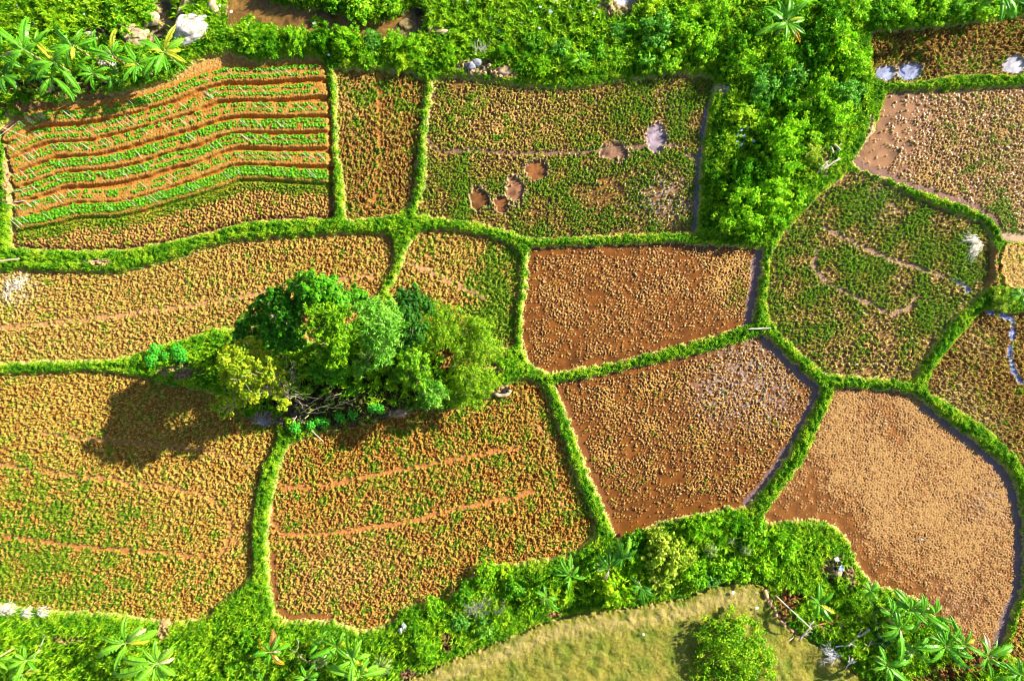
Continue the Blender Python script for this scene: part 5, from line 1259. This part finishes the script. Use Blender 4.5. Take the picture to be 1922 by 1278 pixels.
q = lambda x, y: (400 + x / 5.325, 640 + y / 5.325)
for i_, (a_, b_) in enumerate([((915, 560), (1110, 570)), ((965, 550), (1075, 570)), ((975, 620), (1120, 540)), ((930, 695), (1050, 620)), ((970, 710), (1130, 640)), ((975, 715), (1150, 700)), ((1130, 590), (1270, 550)), ((1140, 585), (1215, 515)), ((1130, 640), (1230, 660)),
                               ((1130, 650), (1220, 620)), ((1230, 650), (1450, 565)), ((1275, 595), (1420, 625)), ((1240, 655), (1330, 660)), ((845, 590), (980, 650)), ((950, 760), (990, 730)), ((830, 800), (860, 740)), ((1290, 500), (1390, 495)), ((1060, 650), (1085, 690)), ((1165, 560), (1300, 515)), ((1000, 690), (1190, 620))]):
    pole('bamboo_pole', q(*a_), q(*b_), 0.045, 0.03, M_BAMBOO, 'thin pale bamboo pole in the loose heap under the tree clump', 'pole', (0.45 + .06 * (i_ % 5), 0.45 + .06 * (i_ % 4)), 'bamboo poles heaped under the trees', seed=i_)
pole('bamboo_pole', q(1005, 885), q(1100, 1000), 0.035, 0.03, M_STRAW, 'single pale stick lying across the upper edge of the rust orange field', 'pole', (0.4, 0.12))
pole('bamboo_pole', (-6, 493), (42, 487), 0.11, 0.09, M_BAMBOO, 'thick bamboo pole lying on grass at the left edge', 'pole', (0.2, 0.2), wob=.004)
pole('plank', (156, 491), (214, 491), 0.05, 0.04, M_DEADWOOD, 'weathered grey plank on the bare patch of the long bank', 'plank', (0.10, 0.10))
pole('bamboo_pole', (1399, 618), (1444, 616), 0.06, 0.05, M_STRAW, 'pale pole lying across the grass bank corner between the red fields', 'pole', (0.25, 0.2), wob=.004)
q = lambda x, y: (1400 + x / 5.325, 1038 + y / 5.325)
pole('log', q(500, 850), q(640, 640), 0.10, 0.05, M_DEADWOOD, 'pale dead trunk leaning upward at the lower end of the brown pit', 'log', (.3, .8), twigs=6, seed=1)
pole('log', q(820, 690), q(1300, 550), 0.05, 0.11, M_DEADWOOD, 'long pale dry trunk lying left of the lower right banana grove', 'log', (.35, .45), twigs=6, seed=2)
pole('log', q(640, 690), q(850, 650), 0.05, 0.09, noise_mat('rusty_wood', (0.30, 0.10, 0.02), (0.55, 0.25, 0.05), 7), 'rust orange dead frond beside the long pale trunk', 'frond', (.5, .5), twigs=4, seed=3)
pole('log', q(960, 900), q(1190, 720), 0.06, 0.11, M_DEADWOOD, 'pale trunk pointing up right below the long dry trunk', 'log', (.4, .7), twigs=4, seed=4)
pole('log', q(860, 900), q(1000, 885), 0.06, 0.05, M_STRAW, 'yellow dry stalk at the lower end of the short pale trunk', 'log', (.4, .45), seed=5)
pole('bamboo_pole', q(270, 395), q(610, 710), 0.035, 0.03, M_STRAW, 'straight thin pale pole spanning the brown pit', 'pole', (.35, .8), wob=.003)
pole('log', q(1150, 960), q(1215, 835), 0.04, 0.06, M_PBARK, 'short brown forked branch left of the dark spiky rosette', 'log', (.3, .5), twigs=3, seed=6)
pole('log', q(970, 1140), q(1030, 1020), 0.02, 0.09, M_STRAW, 'white dry stump end at the lower edge of the mown slope', 'log', (.1, .4), twigs=3, seed=7)
for i_, (a_, b_) in enumerate([((400, 845), (500, 805)), ((720, 700), (905, 775)), ((1170, 430), (1290, 540)), ((1800, 620), (1700, 600))]):
    pole('stick', q(*a_), q(*b_), 0.025, 0.015, M_STRAW, ['thin twig poking left from the pale dead trunk', 'thin dark twig below the rust orange frond', 'thin yellow stick pointing at the long pale trunk', 'thin yellow stick in the lower right grove'][i_], 'stick', (.4, .35))
pole('branch', (75, 1166), (92, 1192), 0.03, 0.035, M_PBARK, 'curved dead branch above the light banana plants at the lower left, upper half', 'branch', (.25, .3), seed=8)
pole('branch', (91, 1191), (76, 1226), 0.045, 0.07, M_PBARK, 'curved dead branch above the light banana plants at the lower left, lower half', 'branch', (.3, .5), seed=9)
pole('branch', (549, 1211), (578, 1232), 0.05, 0.07, M_PBARK, 'brown fallen stalk left of the spiky rosette at the bottom', 'branch', (.4, .4), twigs=4, seed=10)
pole('branch', (562, 1224), (568, 1190), 0.05, 0.02, M_PBARK, 'dead upright stalk beside the brown fallen stalk at the bottom', 'branch', (.4, 1.2), twigs=2, seed=11)
for i_, (a_, b_, rr_) in enumerate([((1558, 276), (1568, 288), .12), ((1562, 292), (1571, 274), .10), ((1530, 318), (1560, 300), .14), ((1534, 324), (1568, 302), .12), ((1528, 328), (1545, 312), .10), ((1552, 280), (1556, 292), .13)]):
    pole('timber', a_, b_, rr_, rr_ * .7, M_DEADWOOD, 'weathered pale timber in the pile at the thicket edge', 'timber', (.35, .4), 'pieces of weathered timber at the thicket edge', seed=20 + i_)


def brush(label, px, py, dirdeg, spread, length, n, rad, mat, seed, name='dead_bush', cat='dead bush'):
    r = np.random.default_rng(seed); x, y = gx(px), gy(py); paths = []
    for i in range(n):
        a = math.radians(dirdeg + r.uniform(-spread, spread)); d = np.array((math.cos(a), math.sin(a), r.uniform(.3, 1.2))); d /= np.linalg.norm(d)
        branching((r.normal() * .25, r.normal() * .2, 0), d, length * r.uniform(.4, .75), rad, 2, r, paths, .4, .1)
    return tag(link(name, tube_mesh(name, paths, mat, 4), None, (x, y, gz(x, y) + .1)), label, cat)


brush('dead grey bush of bare twigs on the lower verge', 893, 1150, 80, 45, 1.6, 14, .022, M_GREYTWIG, 1)
brush('second clump of bare grey twigs right of the dead grey bush', 925, 1142, 70, 45, 1.4, 10, .02, M_GREYTWIG, 2)
brush('grey brown dead brush at the top of the ditch below the yellowing tree', 500, 800, 110, 80, 1.4, 16, .02, M_GREYTWIG, 3)
brush('bleached grey fallen fronds at the lower edge of the mown slope', 1570, 1226, 172, 20, 1.8, 14, .022, noise_mat('bleached', (.4, .4, .44), (.7, .7, .74), 8), 4, 'dead_frond', 'frond')
brush('grey brown twigs between the two spiky rosettes on the lower verge', 1375, 1020, 100, 80, 1.0, 10, .018, M_GREYTWIG, 5)
brush('pale dry grass stalks above the grey rubble heap', 905, 105, 80, 60, 0.9, 14, .014, M_STRAW, 6, 'dry_grass', 'dry grass')


def straw_heap(label, px, py, fans, n, length, seed, name='straw_heap'):
    r = np.random.default_rng(seed); x0, y0 = gx(px), gy(py); paths = []
    for _ in range(n):
        fx, fy, fa, fs = fans[r.integers(0, len(fans))]
        a = math.radians(fa + r.normal() * fs); L = length * r.uniform(.5, 1.1)
        b = np.array(((fx + r.normal() * 4) / PX, -(fy + r.normal() * 4) / PX, .10 + r.uniform(0, .22)))
        e = b + np.array((math.cos(a) * L, math.sin(a) * L, -.10 + r.uniform(-.05, .12)))
        paths.append((limb(b, e, r, 4, .05), (.022, .010)))
    return tag(link(name, tube_mesh(name, paths, M_STRAW, 4), None, (x0, y0, gz(x0, y0) + .05)), label, 'straw')


straw_heap('splayed white heap of straw at the right corner of the hexagonal plot', 1827, 460, [(8, -8, 190, 22), (12, -4, 215, 18), (6, 4, 235, 15), (4, 10, 255, 12), (0, -12, 175, 20)], 170, 1.1, 1)
straw_heap('pale strewn straw at the left end of the long field', 34, 534, [(0, 0, 120, 80), (-16, 6, 60, 80), (8, -8, 200, 90), (-20, 20, 90, 80)], 90, .8, 2)
straw_heap('dry straw lying along the bottom left edge of the biggest field', 20, 1143, [(0, 0, 30, 25), (-14, -2, 20, 30), (30, 4, 10, 20), (60, 2, 10, 20)], 150, .9, 3)
straw_heap('dry brown leaf litter heap between the banana plants at the upper left', 208, 122, [(0, 0, 160, 60), (14, 2, 150, 60), (-8, 4, 200, 80)], 70, .7, 4)


# ------------------------------------------------------------------ boulders
def rock(label, px, py, rx, ry, rz_, mat, seed, name='boulder', rot=0.0, cat='rock', lift=0.0, group=None, flat=None):
    r = np.random.default_rng(seed)
    bm = bmesh.new(); bmesh.ops.create_icosphere(bm, subdivisions=5 if rx > 20 else 3, radius=1.0)
    co = np.array([v.co[:] for v in bm.verts])
    disp = np.zeros(len(co))
    for k, amp in ((1.3, .22), (2.6, .14), (5, .07), (11, .035)):
        for _ in range(4):
            d = r.normal(size=3); d /= np.linalg.norm(d); disp += amp * .5 * np.sin(k * co @ d * 2 + r.uniform(0, 6.28))
    for _ in range(7):                                      # split faces
        d = r.normal(size=3); d[2] = abs(d[2]); d /= np.linalg.norm(d); cutv = r.uniform(.72, .95); s = co @ d * (1 + disp)
        disp -= np.maximum(s - cutv, 0) * .8
    co = co * (1 + disp)[:, None] * np.array((rx / PX, ry / PX, rz_))
    for v, c in zip(bm.verts, co): v.co = c
    me = bpy.data.meshes.new(name); bm.to_mesh(me); bm.free(); me.materials.append(mat)
    me.polygons.foreach_set('use_smooth', np.ones(len(me.polygons), bool))
    x, y = gx(px), gy(py)
    o = link(name, me, None, (x, y, gz(x, y) + rz_ * .15 + lift)); o.rotation_euler = (0, 0, math.radians(rot))
    return tag(o, label, cat, group)


rock('huge bright white boulder beside the stream', 364, 60, 38, 27, 0.75, M_ROCKW, 1, rot=35)
rock('brown streaked shoulder of rock above the white boulder', 356, 14, 36, 18, 0.7, M_ROCKT, 2, rot=50)
rock('tan boulder left of the narrow creek', 255, 68, 26, 17, 0.55, M_ROCKT, 3, rot=20)
rock('smaller brown boulder at the upper right of the tan boulder', 288, 38, 17, 11, 0.45, M_ROCKT, 4, rot=55)
rock('pale brown rock at the top edge right of the creek', 402, 18, 11, 14, 0.4, M_ROCKT, 5)
rock('round mud coloured rock at the right end of the stream', 761, 52, 23, 19, 0.35, M_MUDROCK, 6, rot=-30)
rock('flat white stone in the gravel right of the upper left grove', 170, 70, 8, 6, 0.25, M_ROCKW, 7, 'stone')
rock('pale sand coloured slab at the sandy end of the stream', 832, 66, 14, 5, 0.12, M_CLAY, 8, 'stone')
rock('bluish grey rubble lump, left one of the heap above the stubble plot', 884, 127, 10, 8, .3, M_ROCKG, 9, 'stone')
rock('bluish grey rubble lump, right one of the heap above the stubble plot', 897, 122, 10, 9, .35, M_ROCKG, 10, 'stone')
rock('dry clay clod heap right of the grey rubble', 948, 137, 14, 10, .35, M_CLAY, 11, 'earth_heap', cat='heap')
rock('small pale stone on the sandy gap right of the stubble plot', 1364, 170, 6, 5, .2, M_ROCKW, 12, 'stone')
rock('grey brown stone under the blue plastic at the sandy field edge', 1568, 1072, 8, 7, .25, M_ROCKT, 13, 'stone')
rock('grey dead earth lump at the top of the ditch below the yellowing tree', 493, 787, 14, 12, .3, M_ROCKG, 14, 'earth_heap', rot=40, cat='heap')
rock('pale earth heap at the upper edge of the rust orange field', 752, 779, 18, 8, .25, M_CLAY, 15, 'earth_heap', rot=12, cat='heap')
for i_ in range(16):
    rr = np.random.default_rng(300 + i_); rock('small pebble in the gravel patch left of the tan boulder', 190 + rr.normal() * 14, 72 + rr.normal() * 7, rr.uniform(1.8, 3.6), rr.uniform(1.8, 3.2), .1, [M_ROCKG, M_ROCKT, M_ROCKW][i_ % 3], 400 + i_, 'pebble', group='pebbles left of the tan boulder', cat='pebble')
for i_ in range(12):
    rr = np.random.default_rng(340 + i_); rock('small clay lump scattered round the grey rubble heap', 915 + rr.normal() * 26, 130 + rr.normal() * 9, rr.uniform(2, 5), rr.uniform(2, 4), .15, M_CLAY, 440 + i_, 'clay_lump', group='clay lumps round the rubble heap', cat='clay lump')
for i_ in range(12):
    rr = np.random.default_rng(360 + i_); rock('rough rust brown clod in the brown pit', 1480 + rr.normal() * 12, 1128 + rr.normal() * 14, rr.uniform(3, 6), rr.uniform(3, 5), .2, noise_mat('rust_earth', (.12, .045, .015), (.32, .13, .035), 5) if i_ == 0 else bpy.data.materials['rust_earth'], 460 + i_, 'earth_clod', group='clods in the brown pit', cat='clod')

# cut clay edge of the brown pit
V = []; pts = smooth_poly([(1432, 1104), (1438, 1122), (1448, 1142), (1460, 1160), (1474, 1174), (1494, 1188)], False)
paths = [([(gx(p[0]), gy(p[1]), gz(gx(p[0]), gy(p[1])) + .10) for p in pts], (0.22, 0.14)), ([(gx(p[0]) + .22, gy(p[1]) + .06, gz(gx(p[0]) + .2, gy(p[1])) - .02) for p in pts], (0.26, 0.16))]
tag(link('pit_edge', tube_mesh('pit_edge', paths, noise_mat('cut_clay', (.36, .19, .08), (.56, .36, .20), 4, .9, .8), 9)), 'curved cut edge of bare orange clay round the brown pit', 'earth edge')

# clay rimmed ash pit
x, y = gx(942), gy(733); z = gz(x, y) + .06
t = empty('fire_pit', (x, y, z), 0, 'small clay rimmed pit of black ash at the corner of the rust orange field', 'fire pit')
rim = [(0.75 * math.cos(a) * (1 + .06 * math.sin(3 * a)), -.05 + 0.42 * math.sin(a), .10 + .05 * math.sin(5 * a)) for a in np.linspace(math.pi * .95, math.pi * 2.05, 16)]
link('rim', tube_mesh('rim', [(rim, (0.17, 0.17))], M_CLAY, 8), t)
bm = bmesh.new(); bmesh.ops.create_icosphere(bm, subdivisions=4, radius=1)
rr = np.random.default_rng(5)
for v in bm.verts: v.co = Vector((v.co.x * .68, v.co.y * .36 + .06, v.co.z * .10 + .06 + rr.normal() * .02))
me = bpy.data.meshes.new('ash'); bm.to_mesh(me); bm.free(); me.materials.append(M_ASH); link('ash', me, t)


# ------------------------------------------------------------------ litter
def scrap_mesh(seed, mat):
    r = np.random.default_rng(seed); n = 5; V, Fc = [], []
    for j in range(n):
        for i in range(n):
            u, v = i / (n - 1) - .5, j / (n - 1) - .5
            V.append((u * (1 + .3 * r.normal() * .5), v * (1 + .3 * r.normal() * .5), .18 + .14 * r.normal() * .8 - .3 * (u * u + v * v)))
    for j in range(n - 1):
        for i in range(n - 1): Fc.append((j * n + i, j * n + i + 1, (j + 1) * n + i + 1, (j + 1) * n + i))
    k = len(V); V = V + [(a, b, c - .03) for a, b, c in V]; Fc = Fc + [tuple(k + q_ for q_ in reversed(f)) for f in Fc]
    return npmesh('litter', V, np.array(Fc), mat, smooth=False)


_scr = [scrap_mesh(s_, M_LITTER) for s_ in range(4)]
_sp, _sb, _sk = scrap_mesh(7, M_PINK), scrap_mesh(8, M_BLUE), scrap_mesh(9, M_ASH)
q = lambda x, y: (760 + x / 3.744, y / 3.744)
WH = [q(*p) for p in [(730, 20), (370, 48), (345, 40), (265, 68), (445, 45), (655, 70), (905, 38), (890, 20), (1050, 40), (1065, 36), (1110, 52), (1020, 78), (1060, 95), (1100, 140), (1155, 85), (1215, 110), (885, 110), (880, 128), (945, 65), (950, 70), (1330, 125), (1320, 132), (1235, 238), (1205, 140), (1230, 62), (605, 145), (940, 232), (820, 190), (180, 112), (1180, 160), (1280, 40), (800, 62), (910, 60)]]
WH2 = [(p[0] / 5.325, p[1] / 5.325) for p in [(730, 75), (745, 92), (770, 40), (800, 62), (905, 78), (1200, 150), (1225, 120), (1250, 180), (1680, 298), (740, 235), (230, 100), (890, 180), (1130, 40), (925, 10)]]
WH3 = [(400 + x / 3.744, y / 3.744) for x, y in [(290, 265), (120, 78), (955, 45), (1230, 60), (1140, 20), (850, 88), (700, 162), (262, 205), (715, 155), (50, 48)]]
r = np.random.default_rng(99)
for j_, (lst, lb_, gp_) in enumerate([(WH, 'white scrap of litter in the grass above the wide stubble plot', 'white litter above the stubble plot'), (WH2, 'white scrap of litter in the grass at the upper left', 'white litter at the upper left'), (WH3, 'white scrap of litter on the banks of the brown stream', 'white litter beside the stream')]):
    for i_, (px_, py_) in enumerate(lst):
        x, y = gx(px_), gy(py_); o = link('litter', _scr[i_ % 4], None, (x, y, max(gz(x, y), -.5) + .30)); s_ = r.uniform(.10, .24); o.scale = (s_ * 1.2, s_, s_); o.rotation_euler = (0, 0, r.uniform(0, 6)); tag(o, lb_, 'litter', gp_)
for (px_, py_, m_, s_, lb_) in [(q(1110, 15)[0], q(1110, 15)[1], _sp, .42, 'pink and white plastic scrap among the litter at the top edge'), (q(1017, 115)[0], q(1017, 115)[1], _sb, .32, 'blue plastic scrap among the white litter at the top'), (q(665, 240)[0], q(665, 240)[1], _sb, .2, 'tiny blue scrap in the grass right of the stream end'),
                                (1571, 1061, _sb, .52, 'crumpled bluish plastic sheet at the edge of the large sandy field'), (1569, 1052, _sk, .5, 'black plastic scrap above the crumpled bluish sheet'), (71, 51, _sk, .3, 'dark bag in the grass above the upper left grove'), (620, 108, _scr[0], .3, 'white scrap at the top corner of the vegetable plot'), (786, 20, _sk, .7, 'dark rubbish bag at the right end of the stream'), (1565, 1046, _scr[2], .45, 'white board scrap above the crumpled bluish sheet'), (1372, 1108, _scr[1], .3, 'white scrap on the mown slope under the leafy shrubs'), (1205, 1184, _scr[3], .25, 'white scrap on the mown slope left of the big bush'), (1416, 1136, _scr[0], .3, 'pale scrap at the right of the mown slope')]:
    x, y = gx(px_), gy(py_); o = link('litter', m_, None, (x, y, gz(x, y) + .28)); o.scale = (s_, s_ * .8, s_ * .8); o.rotation_euler = (0, 0, px_ % 6); tag(o, lb_, 'litter')
for i_, (px_, py_, lb_) in enumerate([(754, 1178, 'lower left of the two white bags on the lower verge'), (760, 1172, 'upper right of the two white bags on the lower verge')]):
    rock(lb_, px_, py_, 5, 6, .26, M_LITTER, 70 + i_, 'bag', cat='bag', lift=.2)
PATCH = [(1385, 250), (1381, 258), (1392, 268), (1378, 272), (1386, 276), (1400, 242), (1406, 272), (1390, 262)]
for i_, (px_, py_) in enumerate(PATCH):
    x, y = gx(px_), gy(py_); o = link('litter', _sb, None, (x, y, gz(x, y) + .45)); o.scale = (.26, .2, .2); o.rotation_euler = (0, 0, i_); tag(o, 'bluish white scrap in the hollow left of the tallest thicket mound', 'litter', 'bluish scraps in the thicket hollow')

# ------------------------------------------------------------------ white bird on the sandy field
bx_, by_ = gx(1729), gy(1012); bz_ = gz(bx_, by_)
t = empty('egret', (bx_, by_, bz_), math.radians(20), 'small white bird standing on the large sandy field', 'bird')
me = bpy.data.meshes.new('body')
sk = [((-.22, 0, .26), (.02, .02)), ((-.12, 0, .29), (.055, .05)), ((0, 0, .31), (.085, .085)), ((.10, 0, .33), (.06, .065)), ((.15, 0, .40), (.028, .028)), ((.13, 0, .49), (.022, .022)), ((.16, 0, .56), (.022, .022)), ((.20, 0, .58), (.030, .028)), ((.235, 0, .578), (.014, .014))]
me.from_pydata([s_[0] for s_ in sk], [(i_, i_ + 1) for i_ in range(len(sk) - 1)], []); body = link('body', me, t)
md = body.modifiers.new('skin', 'SKIN')
for i_, s_ in enumerate(sk): me.skin_vertices[0].data[i_].radius = s_[1]
me.skin_vertices[0].data[2].use_root = True
body.modifiers.new('sub', 'SUBSURF').levels = 2
me.materials.append(M_FEATHER)
link('beak', tube_mesh('beak', [([(.24, 0, .578), (.34, 0, .565)], (.010, .002))], M_BEAK, 6), t)
for s_ in (-1, 1):
    link('leg', tube_mesh('leg', [([(.02, .03 * s_, .27), (-.01, .035 * s_, .14), (.015, .035 * s_, .0), (.06, .04 * s_, .002)], (.010, .007, .006, .004))], M_DARKLEG, 5), t)
# ------------------------------------------------------------------ camera, sun, sky
cd = bpy.data.cameras.new('camera'); cam = bpy.data.objects.new('camera', cd); COL.objects.link(cam)
cam.location = (0, 0, CAMH); cam.rotation_euler = (0, 0, 0)
cd.sensor_fit = 'HORIZONTAL'; cd.sensor_width = 36.0; cd.lens = 27.0
cd.clip_start = 0.5; cd.clip_end = 6000
SC.camera = cam
EL = math.radians(28); SUNV = Vector((0.89, 0.455, 0)).normalized() * math.cos(EL) + Vector((0, 0, math.sin(EL)))
ld = bpy.data.lights.new('sun', 'SUN'); ld.energy = 5.0; ld.angle = math.radians(0.5); ld.color = (1.0, 0.93, 0.82)
sun = bpy.data.objects.new('sun', ld); COL.objects.link(sun)
sun.rotation_euler = (-SUNV).to_track_quat('-Z', 'Y').to_euler(); sun.location = SUNV * 80
w = bpy.data.worlds.new('World'); SC.world = w; w.use_nodes = True
bg = w.node_tree.nodes['Background']; bg.inputs['Strength'].default_value = 0.07
sky = w.node_tree.nodes.new('ShaderNodeTexSky'); sky.sky_type = 'NISHITA'; sky.sun_disc = False
sky.sun_elevation = EL; sky.sun_rotation = math.atan2(0.9, 0.44)
w.node_tree.links.new(sky.outputs[0], bg.inputs[0])
vs = SC.view_settings; vs.view_transform = 'Standard'; vs.look = 'None'; vs.gamma = 1; vs.use_curve_mapping = False
vs.exposure = 1.55
SC.cycles.pixel_filter_type = 'BLACKMAN_HARRIS'; SC.cycles.filter_width = 1.05
